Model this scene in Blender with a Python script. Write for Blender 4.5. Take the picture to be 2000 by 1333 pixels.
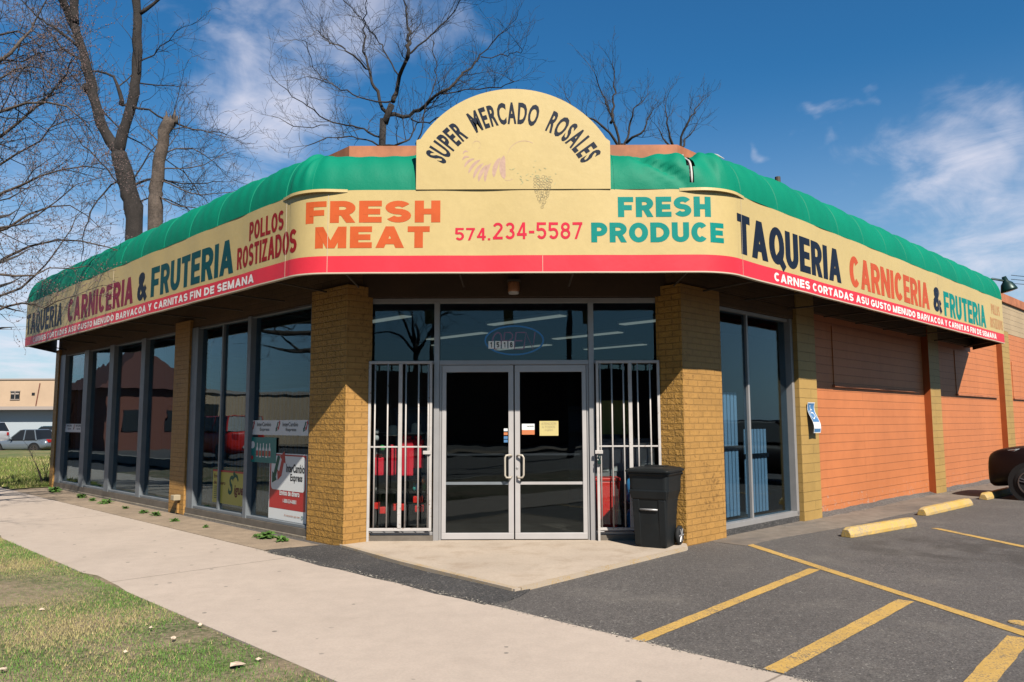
import bpy, bmesh, math, random
import numpy as np
from mathutils import Vector, Matrix
from math import sin, cos, pi, radians, sqrt
random.seed(7)
S = math.sqrt(.5)
scene = bpy.context.scene
for o in list(bpy.data.objects): bpy.data.objects.remove(o, do_unlink=True)

# ---------------------------------------------------------------- camera
FPX, PIT, YAW, ROL, EYE = 1518.64, .1026734, -.00246, -.0032619, 1.55
fw = Vector((sin(YAW)*cos(PIT), cos(YAW)*cos(PIT), sin(PIT)))
rt = Vector((cos(YAW), -sin(YAW), 0)); up = rt.cross(fw)
rt2 = rt*cos(ROL)+up*sin(ROL); up2 = rt2.cross(fw)
cd = bpy.data.cameras.new('camera'); cam = bpy.data.objects.new('camera', cd); scene.collection.objects.link(cam)
m = Matrix.Identity(4)
for i in range(3):
    m[i][0] = rt2[i]; m[i][1] = up2[i]; m[i][2] = -fw[i]
m[0][3], m[1][3], m[2][3] = 0, 0, EYE
cam.matrix_world = m
cd.sensor_width = 36; cd.lens = FPX/2000*36; cd.clip_start = .05; cd.clip_end = 4000
scene.camera = cam
def ray(x, y): return fw*FPX+rt2*(x-1000)+up2*(666.5-y)
def at(x, y, D):
    r = ray(x, y); return Vector((0, 0, EYE))+r*(D/r.y)
def gnd(x, y, z=0):
    r = ray(x, y); return Vector((0, 0, EYE))+r*((z-EYE)/r.z)

# ---------------------------------------------------------------- light
SUN_EL, SUN_AZ = radians(43.4), radians(24.5)         # the sun stands behind the camera, to its right
sd = Vector((sin(SUN_AZ)*cos(SUN_EL), -cos(SUN_AZ)*cos(SUN_EL), sin(SUN_EL)))
ld = bpy.data.lights.new('sun', 'SUN'); ld.energy = 5.0; ld.angle = radians(.53); ld.color = (1, .93, .82)
lo = bpy.data.objects.new('sun', ld); scene.collection.objects.link(lo)
lo.rotation_euler = sd.to_track_quat('Z', 'Y').to_euler(); lo.location = (10, -20, 30)

class NT:
    def __init__(s, tree): s.t = tree; s.n = tree.nodes; s.l = tree.links
    def new(s, typ, **kw):
        n = s.n.new(typ)
        for k, v in kw.items():
            if k.startswith('i_'): s.set(n, k[2:].replace('_', ' '), v)
            elif k.startswith('n'): s.set(n, int(k[1:]), v) if k[1:].isdigit() else setattr(n, k, v)
            else: setattr(n, k, v)
        return n
    def set(s, n, key, v):
        inp = n.inputs[key]
        if isinstance(v, bpy.types.NodeSocket): s.l.new(v, inp)
        else: inp.default_value = v
    def math(s, op, a, b=None, clamp=False):
        n = s.n.new('ShaderNodeMath'); n.operation = op; n.use_clamp = clamp
        s.set(n, 0, a)
        if b is not None: s.set(n, 1, b)
        return n.outputs[0]
    def vmath(s, op, a, b=None, out=0):
        n = s.n.new('ShaderNodeVectorMath'); n.operation = op
        s.set(n, 0, a)
        if b is not None: s.set(n, 1, b)
        return n.outputs[out]
    def mix(s, f, a, b, mode='MIX'):
        n = s.n.new('ShaderNodeMix'); n.data_type = 'RGBA'; n.blend_type = mode
        s.set(n, 0, f); s.set(n, 6, a); s.set(n, 7, b); return n.outputs[2]
    def ramp(s, f, a, b, lo=0., hi=1.):
        n = s.n.new('ShaderNodeMapRange'); n.interpolation_type = 'SMOOTHSTEP'
        s.set(n, 0, f); s.set(n, 1, a); s.set(n, 2, b); s.set(n, 3, lo); s.set(n, 4, hi); return n.outputs[0]
    def noise(s, vec, scale, detail=3., rough=.55, dist=0., out=0):
        n = s.n.new('ShaderNodeTexNoise'); s.set(n, 'Vector', vec); s.set(n, 'Scale', scale); s.set(n, 'Detail', detail)
        s.set(n, 'Roughness', rough); s.set(n, 'Distortion', dist); return n.outputs[out]

w = bpy.data.worlds.new("World"); scene.world = w; w.use_nodes = True
t = NT(w.node_tree); t.n.clear()
out = t.new('ShaderNodeOutputWorld'); bg = t.new('ShaderNodeBackground')
sky = t.new('ShaderNodeTexSky', sky_type='NISHITA', sun_disc=False, sun_elevation=SUN_EL, sun_rotation=math.atan2(sd.x, sd.y),
            air_density=1.0, dust_density=.6, ozone_density=2.2, altitude=200)
hs = t.new('ShaderNodeHueSaturation', i_Saturation=1.32, i_Value=1.0, i_Color=sky.outputs[0])
skyc = t.mix(1., hs.outputs[0], (.46, .95, 1.03, 1), 'MULTIPLY')
tc = t.new('ShaderNodeTexCoord'); dirv = t.vmath('NORMALIZE', tc.outputs['Generated'])
sep = t.new('ShaderNodeSeparateXYZ', n0=dirv)
zz = t.math('ADD', t.math('MAXIMUM', sep.outputs[2], 0.), .16)
cmb = t.new('ShaderNodeCombineXYZ', n0=t.math('DIVIDE', sep.outputs[0], zz), n1=t.math('DIVIDE', sep.outputs[1], zz), n2=.3)
nz = t.noise(cmb.outputs[0], 1.15, 7., .62, .5)
nz2 = t.noise(cmb.outputs[0], 3.4, 6., .65, .8)
nn = t.math('ADD', t.math('MULTIPLY', nz, .6), t.math('MULTIPLY', nz2, .4))
wn_ = t.noise(dirv, 6., 4., .6, out=1); dwarp = t.vmath('ADD', dirv, t.vmath('MULTIPLY', t.vmath('SUBTRACT', wn_, (.5, .5, .5)), (.26, .26, .20)))
mask = None
# (pixel x, y, radius, amount): banks of soft cloud
for (px, py, rad, amt) in ((540, 190, .17, .36), (400, 170, .12, .26), (700, 0, .17, .30), (540, 10, .10, .24), (860, 60, .08, .2), (120, 640, .30, .36), (330, 20, .12, .16), (1575, 275, .05, .36), (1850, 330, .16, .32),
                           (1960, 220, .13, .31), (1740, 380, .10, .22), (1650, 212, .03, .2), (1920, 480, .13, .22), (2300, 500, .4, .3), (-700, 300, .6, .3)):
    c = ray(px, py).normalized()
    d = t.vmath('DISTANCE', dwarp, tuple(c), out=1)
    v = t.ramp(d, 0., rad, amt, 0.)
    mask = v if mask is None else t.math('MAXIMUM', mask, v)
cl = t.ramp(t.math('ADD', nn, mask), .60, 1.02)
hz = t.ramp(sep.outputs[2], -.02, .42, .66, .02)
c1 = t.mix(hz, skyc, (4.6, 5.3, 6.6, 1))
c2 = t.mix(t.math('MULTIPLY', cl, .9), c1, (7.6, 7.4, 8.2, 1))
t.set(bg, 'Color', c2); t.set(bg, 'Strength', .05); t.l.new(bg.outputs[0], out.inputs[0])
scene.view_settings.view_transform = 'Standard'; scene.view_settings.look = 'None'
scene.view_settings.exposure = 1.18; scene.view_settings.gamma = 1
scene.cycles.max_bounces = 8; scene.cycles.diffuse_bounces = 1; scene.cycles.transparent_max_bounces = 24
scene.cycles.caustics_reflective = False; scene.cycles.caustics_refractive = False
scene.cycles.sample_clamp_indirect = 6
scene.cycles.use_denoising = True

# ---------------------------------------------------------------- materials
M = {}; AF = .42   # every base colour scaled down to weaken bounce light in the shade
def pm(name, col, rough=.7, metal=0., spec=.35, var=None, bump=None, brick=None, fn=None, col2=None, coat=0.):
    mt = bpy.data.materials.new(name); mt.use_nodes = True; t = NT(mt.node_tree)
    b = t.n['Principled BSDF']; geo = t.new('ShaderNodeNewGeometry'); P = geo.outputs['Position']
    c = tuple(col)+(1,); t.set(b, 'Roughness', rough); t.set(b, 'Metallic', metal); t.set(b, 'Specular IOR Level', spec)
    if coat: t.set(b, 'Coat Weight', coat)
    cs = t.new('ShaderNodeRGB').outputs[0]; cs.default_value = c
    h = None
    if brick:
        uv = t.new('ShaderNodeUVMap').outputs[0]
        wob = t.noise(uv, 5., 3., .6, out=1); uv2 = t.vmath('ADD', uv, t.vmath('MULTIPLY', t.vmath('SUBTRACT', wob, (.5, .5, .5)), (.02, brick.get('wob', .012), 0.)))
        bt = t.new('ShaderNodeTexBrick', i_Vector=uv2, i_Scale=1., i_Color1=c, i_Color2=tuple(x*brick.get('alt', .93) for x in col)+(1,),
                   i_Mortar=tuple(x*brick.get('mc', .8) for x in col)+(1,))
        t.set(bt, 'Mortar Size', brick['m']); t.set(bt, 'Mortar Smooth', brick.get('sm', .25)); t.set(bt, 'Brick Width', brick['w']); t.set(bt, 'Row Height', brick['h'])
        bt.offset = .5
        cs = bt.outputs[0]
        h = t.math('MULTIPLY', t.math('SUBTRACT', 1., bt.outputs[1]), brick.get('d', .008))
        if brick.get('rough'):
            rn = t.noise(uv, brick.get('rs', 26.), 5., .65)
            h = t.math('ADD', h, t.math('MULTIPLY', rn, brick['rough']))
    if var:
        for (sc, amt) in var:
            n = t.noise(P, sc, 4., .6)
            cs = t.mix(1., cs, t.mix(t.ramp(n, .3, .7), (1-amt,)*3+(1,), (1+amt*.5,)*3+(1,)), 'MULTIPLY')
    if bump:
        for (sc, d) in bump:
            n = t.math('MULTIPLY', t.noise(P, sc, 4., .6), d)
            h = n if h is None else t.math('ADD', h, n)
    if fn: cs = fn(t, P, cs, b) or cs
    if h is not None:
        bn = t.new('ShaderNodeBump', i_Strength=1., i_Distance=1., i_Height=h); t.set(b, 'Normal', bn.outputs[0])
    t.set(b, 'Base Color', t.mix(1., cs, (AF, AF, AF, 1), 'MULTIPLY'))
    M[name] = mt; return mt

def chips(col, scale=14., thr=.68, c2=None):
    def f(t, P, cs, b):
        n = t.noise(P, scale, 6., .7); n2 = t.noise(P, 1.3, 2.)
        k = t.ramp(t.math('ADD', n, t.math('MULTIPLY', n2, .35)), thr+.17, thr+.20)
        return t.mix(k, cs, tuple(col)+(1,))
    return f
BR = dict(w=.215, h=.0795, m=.0075, d=.009, sm=.35, rough=.006, rs=30., mc=.82)
pm('mustard_brick', (.62, .325, .085), .62, brick=BR, var=[(1.2, .10), (9., .08)], fn=chips((.32, .16, .04), 22., .62))
pm('mustard_rough_brick_lit', (.70, .37, .075), .65, brick=dict(BR, rough=.034, d=.014, mc=.6, rs=20.), var=[(1.2, .1), (9., .14)])  # lighter, richer than mustard_brick: sunlight on these rough faces is painted in
pm('mustard_block', (.61, .38, .115), .6, brick=dict(w=.81, h=.146, m=.005, d=.006, mc=.7, rough=.002, sm=.2), var=[(1., .1), (7., .05)], fn=chips((.40, .22, .08), 18., .66))
def orange_fn(t, P, cs, b):
    n = t.noise(P, 16., 6., .7); sp = t.new('ShaderNodeSeparateXYZ', n0=P)
    low = t.ramp(sp.outputs[2], .0, 1.1, .22, 0.)
    k = t.ramp(t.math('ADD', n, low), .80, .83)
    cs = t.mix(k, cs, (.66, .42, .33, 1))
    st = t.new('ShaderNodeMapping', n0=P); t.set(st, 'Scale', (5., 5., .25))
    s2 = t.noise(st.outputs[0], 1.2, 4.)
    return t.mix(t.ramp(s2, .5, .8, 0., .22), cs, (.45, .13, .05, 1))
OB = dict(w=7.3, h=.146, m=.0045, d=.004, mc=.6, rough=.0015, sm=.1, alt=.985)
pm('orange_block', (.80, .265, .095), .6, brick=OB, var=[(.8, .08), (5., .05)], fn=orange_fn)
pm('shaded_orange', (.55, .115, .02), .6, var=[(3., .1)])  # wall orange darkened: weaker sun on the pilaster sides is painted in
pm('beige_block', (.62, .46, .28), .65, brick=OB, var=[(1., .1)])
pm('orange_coping', (.62, .22, .10), .7, var=[(3., .25)])
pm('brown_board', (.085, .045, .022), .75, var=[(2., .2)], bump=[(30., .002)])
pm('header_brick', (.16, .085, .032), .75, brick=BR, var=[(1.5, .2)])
pm('concrete_plinth', (.36, .30, .23), .85, var=[(2., .2), (12., .2)], bump=[(30., .006)])
def conc(t, P, cs, b):
    sc = t.new('ShaderNodeTexVoronoi', i_Vector=P, i_Scale=4.2); sc.distance = 'EUCLIDEAN'
    nn_ = t.noise(P, 40., 2.)
    d = t.math('ADD', sc.outputs['Distance'], t.math('MULTIPLY', nn_, .05))
    k = t.ramp(d, .10, .12, .75, 0.)
    gate = t.ramp(t.noise(P, .6, 2.), .40, .48)
    cs = t.mix(t.math('MULTIPLY', k, gate), cs, (.17, .15, .13, 1))
    # joints across the walk every 3.93 m and pale hairline cracks
    l = t.vmath('DOT_PRODUCT', P, (-S, S, 0), out=1)
    f = t.math('ABSOLUTE', t.math('SUBTRACT', t.math('FRACT', t.math('ADD', t.math('DIVIDE', t.math('SUBTRACT', l, 8.23), 5.9), .5)), .5))
    wv = t.math('ADD', f, t.math('MULTIPLY', t.noise(P, 6., 3.), .0014))
    j = t.ramp(wv, .0014, .0032, .7, 0.)
    cs = t.mix(j, cs, (.16, .12, .09, 1))
    s3 = t.noise(P, .9, 5., .7)
    return t.mix(t.ramp(s3, .5, .75, 0., .22), cs, (.36, .29, .23, 1))
pm('sidewalk_concrete', (.70, .575, .48), .85, var=[(.5, .06), (6., .05), (60., .07)], bump=[(90., .0015)], fn=conc)
pm('old_concrete', (.47, .355, .25), .9, var=[(.7, .15), (5., .16), (50., .16)], bump=[(60., .003)], fn=conc)
def stoop_fn(t, P, cs, b):
    s3 = t.noise(P, 2.2, 6., .72)
    return t.mix(t.ramp(s3, .46, .7, 0., .5), cs, (.42, .30, .20, 1))
pm('stoop_concrete', (.70, .57, .45), .85, var=[(1., .08), (40., .08)], bump=[(60., .0015)], fn=stoop_fn)
def grain(t, P, cs, sc, lo_, hi_):
    v = t.new('ShaderNodeTexVoronoi', i_Vector=P, i_Scale=sc); sp = t.new('ShaderNodeSeparateColor', n0=v.outputs['Color'])
    k = t.new('ShaderNodeCombineColor', n0=t.ramp(sp.outputs[0], 0., 1., lo_, hi_), n1=t.ramp(sp.outputs[0], 0., 1., lo_, hi_), n2=t.ramp(sp.outputs[0], 0., 1., lo_, hi_))
    cs = t.mix(1., cs, k.outputs[0], 'MULTIPLY')
    return t.mix(t.ramp(sp.outputs[1], .968, .985, 0., .6), cs, (.50, .46, .42, 1))
def asph(t, P, cs, b):
    cs = grain(t, P, cs, 95., .62, 1.34)
    v = t.noise(P, 75., 3., .75)
    cs = t.mix(t.ramp(v, .56, .70, 0., .8), cs, (.38, .35, .32, 1))
    s = t.noise(P, .8, 6., .7)
    cs = t.mix(t.ramp(s, .5, .72, 0., .5), cs, (.27, .24, .21, 1))
    dk = t.noise(P, 48., 3., .8)
    cs = t.mix(t.ramp(dk, .36, .46, .7, 0.), cs, (.05, .045, .043, 1))
    pch = t.noise(P, 3.3, 6., .8)
    cs = t.mix(t.ramp(pch, .60, .68, 0., .6), cs, (.30, .28, .25, 1))
    o = t.noise(P, 1.7, 5., .6)
    d = t.vmath('DISTANCE', P, (5.2, 9.4, 0), out=1)
    k = t.math('MULTIPLY', t.ramp(d, .6, 1.9, 1., 0.), t.ramp(o, .42, .6))
    cs = t.mix(t.math('MULTIPLY', k, .6), cs, (.06, .05, .042, 1))
    return cs
pm('asphalt', (.155, .138, .130), .82, var=[(.4, .12), (14., .14)], bump=[(180., .004), (30., .003)], fn=asph)
pm('fresh_asphalt', (.085, .080, .080), .8, var=[(.9, .2), (20., .2)], bump=[(150., .006)], fn=lambda t, P, cs, b: grain(t, P, t.mix(t.ramp(t.noise(P, 2.6, 6., .75), .5, .75, 0., .5), cs, (.17, .15, .13, 1)), 90., .4, 1.5))
pm('worn_walkway', (.30, .245, .20), .85, var=[(.6, .2), (5., .2)], bump=[(90., .004)], fn=lambda t, P, cs, b: t.mix(t.ramp(t.noise(P, .9, 6., .7), .5, .68, 0., .8), cs, (.16, .14, .13, 1)))
def worn(col2, amt):
    def f(t, P, cs, b):
        n = t.noise(P, 70., 4., .7); n2 = t.noise(P, 4., 4.)
        k = t.ramp(t.math('ADD', n, t.math('MULTIPLY', n2, .45)), amt, amt+.1)
        return t.mix(k, cs, tuple(col2)+(1,))
    return f
pm('yellow_line_paint', (.84, .52, .14), .7, var=[(2., .12), (25., .12)], bump=[(180., .003)], fn=worn((.26, .20, .14), .76))
pm('stoop_edge_paint', (.66, .43, .17), .75, var=[(3., .2)], fn=worn((.62, .50, .38), .60))
pm('wheel_stop_paint', (.90, .57, .13), .7, var=[(4., .15)], bump=[(40., .004)], fn=worn((.50, .40, .27), .70))
pm('kerb_concrete', (.42, .38, .32), .85, var=[(2., .15)])
pm('berm_asphalt', (.12, .12, .125), .9, var=[(6., .35)], bump=[(40., .02)])
pm('aluminium', (.55, .53, .53), .42, metal=.35, spec=.5, var=[(4., .06)])
pm('frame_grey', (.30, .33, .36), .5, metal=.25, spec=.4, var=[(4., .1)])
pm('sill_metal', (.24, .20, .16), .6, metal=.1, var=[(5., .2)])
pm('white_paint', (.72, .67, .64), .5, var=[(6., .1)], fn=chips((.30, .16, .09), 30., .64))
pm('door_white', (.70, .66, .65), .38, metal=.15, var=[(3., .06)])
pm('handle_cream', (.68, .60, .50), .35)
pm('rubber_black', (.012, .012, .013), .6)
def leaf_light(name, col):  # painted sign face
    return pm(name, col, .5, spec=.3, var=[(.9, .04), (14., .03)], bump=[(3., .004)])
leaf_light('sign_yellow', (.80, .60, .255)); pm('sign_red', (1.0, .045, .075), .45, spec=.25, var=[(.9, .05), (4., .05)], bump=[(3., .004)])
pm('sign_trim', (.78, .66, .50), .5)
def fab(t, P, cs, b):
    mp = t.new('ShaderNodeMapping', n0=P); t.set(mp, 'Scale', (1., 1., .25))
    n = t.noise(mp.outputs[0], 4., 4., .6)
    cs = t.mix(t.ramp(n, .45, .75, 0., .28), cs, (.002, .34, .20, 1))
    s = t.noise(mp.outputs[0], 11., 5., .7)
    return t.mix(t.ramp(s, .58, .75, 0., .25), cs, (.05, .22, .16, 1))
pm('green_canvas', (.001, .30, .175), .6, spec=.12, var=[(.7, .12)], bump=[(7., .006), (60., .0008)], fn=fab)
pm('awning_white', (.75, .72, .68), .5)
pm('awning_frame', (.10, .075, .055), .7)
for n_, c_ in dict(navy=(.014, .022, .045), crimson=(.34, .022, .062), teal_dark=(.006, .10, .115), brick_red=(.42, .022, .024), text_white=(1.2, 1.15, 1.1), orange_red=(.78, .125, .045),
                   teal=(.0, .33, .28), phone_red=(.85, .03, .075), faded_orange=(.74, .36, .16), fresh_orange=(.80, .145, .038)).items():
    pm('paint_'+n_, c_, .5, spec=.12, var=[(5., .07)], fn=chips((.66, .5, .24), 9., .74))
pm('faded_mauve', (.70, .45, .34), .6, var=[(30., .12)])
pm('faded_peach', (.80, .55, .26), .6)
pm('faded_green', (.58, .60, .32), .6, var=[(40., .15)])
pm('faded_ink', (.34, .28, .16), .6)

def glass(name, tint, ior=1.5, rough=0.0):
    mt = bpy.data.materials.new(name); mt.use_nodes = True; t = NT(mt.node_tree); t.n.clear()
    o = t.new('ShaderNodeOutputMaterial'); tr = t.new('ShaderNodeBsdfTransparent', i_Color=tuple(tint)+(1,))
    gl = t.new('ShaderNodeBsdfGlossy', i_Color=(.82, .95, 1, 1), i_Roughness=rough); g = t.new('ShaderNodeNewGeometry')
    n = t.noise(g.outputs['Position'], 1.1, 2.)
    bn = t.new('ShaderNodeBump', i_Strength=1., i_Distance=.0022, i_Height=n); t.set(gl, 'Normal', bn.outputs[0])
    io = t.math('SUBTRACT', ior, t.math('MULTIPLY', g.outputs['Backfacing'], ior-1/ior))
    f = t.new('ShaderNodeFresnel'); t.set(f, 'IOR', io)
    mx = t.new('ShaderNodeMixShader'); t.set(mx, 0, f.outputs[0]); t.l.new(tr.outputs[0], mx.inputs[1]); t.l.new(gl.outputs[0], mx.inputs[2])
    t.l.new(mx.outputs[0], o.inputs[0]); M[name] = mt
glass('store_glass', (.58, .70, .78), 1.42); glass('clear_glass', (.86, .88, .88), 1.45)
glass('door_glass', (.50, .53, .55), 1.45)
glass('car_glass', (.25, .3, .32), 1.5)
pm('interior_wall', (.30, .28, .25), .8); pm('interior_floor', (.14, .12, .10), .5, var=[(2., .2)]); pm('ceiling', (.22, .23, .24), .9)
pm('bark_dark', (.05, .04, .036), .95, var=[(3., .35), (25., .3)], bump=[(30., .02)])
pm('bark_grey', (.165, .125, .10), .95, var=[(3., .35), (20., .35)], bump=[(30., .02)])
pm('twig_grey', (.085, .075, .072), .9, var=[(1.5, .3)])
pm('bud_red', (.15, .09, .085), .8)
pm('bin_plastic', (.012, .015, .017), .5, spec=.25, var=[(3., .3)], bump=[(200., .0004)], fn=lambda t, P, cs, b: t.mix(t.ramp(t.noise(P, 9., 5., .7), .52, .8, 0., .35), cs, (.05, .047, .042, 1)))
def colmat(name, rough=.85):
    def f(t, P, cs, b):
        a = t.new('ShaderNodeVertexColor'); a.layer_name = 'Col'; return a.outputs[0]
    return pm(name, (.1, .1, .1), rough, fn=f, spec=.15)
colmat('grass_blade'); colmat('weed_leaf', .7)
def soil(t, P, cs, b):
    n = t.noise(P, 1.2, 5., .7); n2 = t.noise(P, 22., 4., .7)
    cs = t.mix(t.ramp(n, .4, .6), cs, (.10, .125, .035, 1))
    return t.mix(t.ramp(n2, .4, .65, 0., .6), cs, (.52, .39, .27, 1))
pm('soil', (.36, .27, .17), .95, var=[(8., .2)], bump=[(40., .02)], fn=soil)
def lawn(t, P, cs, b):
    mp = t.new('ShaderNodeMapping', n0=P); t.set(mp, 'Scale', (1., .35, 1.))
    n = t.noise(mp.outputs[0], 1.1, 6., .75); n2 = t.noise(P, 9., 4., .7)
    cs = t.mix(t.ramp(n, .4, .62), cs, (.34, .27, .11, 1))
    return t.mix(t.ramp(n2, .4, .7, 0., .5), cs, (.08, .12, .025, 1))
pm('far_lawn', (.15, .19, .045), .95, fn=lawn, bump=[(8., .05)])
def flat(name, col, rough=.6, **k): return pm(name, col, rough, **k)
flat('posterboard_white', (1.05, 1.07, 1.07), .35); flat('tile_white', (1.7, 1.7, 1.65), .35); flat('poster_red', (.62, .03, .03), .35); flat('poster_teal', (.0, .28, .26), .35); flat('poster_yellow', (.68, .62, .10), .35)
flat('ink', (.015, .018, .02)); flat('ink_green', (.01, .13, .07)); flat('paper_yellow', (.80, .66, .27)); flat('sticker_orange', (.78, .25, .09)); flat('sign_blue', (.10, .27, .55)); flat('sign_white', (1.1, 1.13, 1.18))
flat('neon_red', (.75, .12, .2), .3); flat('neon_blue', (.03, .42, 1.), .3)
flat('garment_red', (1., .015, .05), .8); flat('plastic_red', (1., .03, .02), .4); flat('water_blue', (.08, .45, 1.), .25); flat('wicker', (.75, .42, .12), .7, bump=[(60., .01)])
flat('slat_white', (.80, .82, .86), .5); flat('shelf_grey', (.25, .27, .29), .5); flat('toy_green', (.05, .45, .12)); flat('toy_teal', (.05, .45, .42)); flat('hat_straw', (.95, .88, .70))
flat('car_maroon', (.012, .004, .004), .42, spec=.2); flat('car_white', (.75, .75, .77), .3, coat=.6); flat('car_silver', (.28, .33, .38), .3, metal=.4, coat=.6); flat('car_teal', (.01, .10, .13), .25, coat=.6); flat('car_blue', (.02, .03, .08), .3, coat=.6)
flat('tyre', (.015, .015, .016), .8); flat('rim', (.35, .30, .29), .3, metal=.8); flat('tail_red', (.6, .01, .01), .3); flat('lamp_clear', (.7, .7, .7), .1); flat('plate_white', (.7, .7, .7))
flat('far_beige', (.74, .53, .36), .85, var=[(.4, .08)]); flat('far_grey', (.55, .62, .68), .8); flat('far_trim', (.50, .42, .37), .8); flat('dark_void', (.02, .022, .025), .4)
flat('lamp_amber', (.55, .25, .12), .4); flat('lamp_white', (1., 1., 1.), .3); flat('lamp_green', (.012, .05, .045), .4, metal=.3); flat('wood_pole', (.12, .085, .06), .9); flat('roof_brown', (.14, .05, .04), .9)
flat('brick_house', (.28, .10, .07), .9); flat('leaf_dry', (.85, .66, .50), .8); flat('traffic_yellow', (.5, .35, .02), .5); flat('blind', (.55, .60, .62), .7); flat('meter', (.55, .45, .30), .6); flat('dumpster', (.02, .05, .05), .5)
for nm_, ec in (('neon_red', (1, .1, .2, 1)), ('neon_blue', (.05, .4, 1, 1))):
    bb = M[nm_].node_tree.nodes['Principled BSDF']; bb.inputs['Emission Color'].default_value = ec; bb.inputs['Emission Strength'].default_value = .035  # faint glow added to brighten the dim tubes behind the glass
mt = bpy.data.materials.new('fluorescent'); mt.use_nodes = True; tt = NT(mt.node_tree); tt.set(tt.n['Principled BSDF'], 'Emission Color', (1, .82, .58, 1)); tt.set(tt.n['Principled BSDF'], 'Emission Strength', .16); M['fluorescent'] = mt

# ---------------------------------------------------------------- mesh helpers
def W(l, r, z): return Vector(((r-l)*S, (l+r)*S, z))          # l runs along the left wall, r along the right wall
class MB:
    def __init__(s): s.v = []; s.f = []
    def add(s, vs, fs):
        k = len(s.v); s.v += [tuple(p) for p in vs]; s.f += [tuple(i+k for i in f) for f in fs]; return s
    def hexa(s, c):  # 8 corners: 4 bottom then 4 top
        return s.add(c, [(0, 3, 2, 1), (4, 5, 6, 7), (0, 1, 5, 4), (1, 2, 6, 5), (2, 3, 7, 6), (3, 0, 4, 7)])
    def box(s, x0, x1, y0, y1, z0, z1, T=None):
        c = [Vector(p) for p in ((x0, y0, z0), (x1, y0, z0), (x1, y1, z0), (x0, y1, z0), (x0, y0, z1), (x1, y0, z1), (x1, y1, z1), (x0, y1, z1))]
        if T: c = [T(p) for p in c]
        return s.hexa(c)
    def wbox(s, l0, l1, r0, r1, z0, z1):
        c = [W(*p) for p in ((l0, r0, z0), (l1, r0, z0), (l1, r1, z0), (l0, r1, z0), (l0, r0, z1), (l1, r0, z1), (l1, r1, z1), (l0, r1, z1))]
        return s.hexa(c)
    def prism(s, pts, z0, z1):
        n = len(pts); v = [(p[0], p[1], z0) for p in pts]+[(p[0], p[1], z1) for p in pts]
        return s.add(v, [tuple(range(n-1, -1, -1)), tuple(range(n, 2*n))]+[(i, (i+1) % n, n+(i+1) % n, n+i) for i in range(n)])
    def tube(s, pts, rad, n=6, cap=True, twist=0.):
        pts = [Vector(p) for p in pts]; k = len(pts)
        if not hasattr(rad, '__len__'): rad = [rad]*k
        vs = []; a = None
        for i, p in enumerate(pts):
            d = (pts[min(i+1, k-1)]-pts[max(i-1, 0)])
            d = d.normalized() if d.length > 1e-9 else Vector((0, 0, 1))
            if a is None: a = d.orthogonal().normalized()
            else:
                a = a-d*a.dot(d); a = a.normalized() if a.length > 1e-6 else d.orthogonal().normalized()
            b = d.cross(a)
            for j in range(n):
                th = 2*pi*j/n; vs.append(p+(a*cos(th)+b*sin(th))*rad[i])
        fs = [(i*n+j, i*n+(j+1) % n, (i+1)*n+(j+1) % n, (i+1)*n+j) for i in range(k-1) for j in range(n)]
        if cap: fs += [tuple(range(n-1, -1, -1)), tuple(range((k-1)*n, k*n))]
        return s.add(vs, fs)
    def lathe(s, prof, n=20, T=None):  # profile of (radius, z)
        vs = [Vector((r*cos(2*pi*j/n), r*sin(2*pi*j/n), z)) for r, z in prof for j in range(n)]
        if T: vs = [T(p) for p in vs]
        k = len(prof)
        fs = [(i*n+j, i*n+(j+1) % n, (i+1)*n+(j+1) % n, (i+1)*n+j) for i in range(k-1) for j in range(n)]
        fs += [tuple(range(n-1, -1, -1)), tuple(range((k-1)*n, k*n))]
        return s.add(vs, fs)
    def build(s, name, mat, parent=None, smooth=False, bevel=0., recalc=True, uv=True, sub=0):
        me = bpy.data.meshes.new(name); me.from_pydata(s.v, [], s.f)
        if recalc:
            bm = bmesh.new(); bm.from_mesh(me); bmesh.ops.recalc_face_normals(bm, faces=bm.faces); bm.to_mesh(me); bm.free()
        if uv:
            lay = me.uv_layers.new(name='UVMap')
            for p in me.polygons:
                n = p.normal
                if abs(n.z) > .8: tu, tv = Vector((S, S, 0)), Vector((-S, S, 0))
                else: tu = Vector((-n.y, n.x, 0)).normalized(); tv = Vector((0, 0, 1))
                for li in p.loop_indices:
                    co = me.vertices[me.loops[li].vertex_index].co; lay.data[li].uv = (co.dot(tu), co.dot(tv))
        me.materials.append(M[mat] if isinstance(mat, str) else mat)
        if smooth: me.polygons.foreach_set('use_smooth', [True]*len(me.polygons))
        o = bpy.data.objects.new(name, me); scene.collection.objects.link(o)
        if parent: o.parent = parent; o.matrix_parent_inverse = Matrix.Translation(-parent.location) if parent.type == 'EMPTY' else Matrix.Identity(4)
        if bevel:
            b = o.modifiers.new('bevel', 'BEVEL'); b.width = bevel; b.segments = 2; b.limit_method = 'ANGLE'; b.angle_limit = radians(40)
        if sub:
            b = o.modifiers.new('sub', 'SUBSURF'); b.levels = sub; b.render_levels = sub
        return o
def empty(name, loc, label, cat, group=None):
    o = bpy.data.objects.new(name, None); scene.collection.objects.link(o); o.location = loc; o.empty_display_size = .2
    return tag(o, label, cat, group)
def tag(o, label=None, cat=None, group=None, kind=None):
    if label: o['label'] = label
    if cat: o['category'] = cat
    if group: o['group'] = group
    if kind: o['kind'] = kind
    return o
def structure(o): o['kind'] = 'structure'; return o

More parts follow.
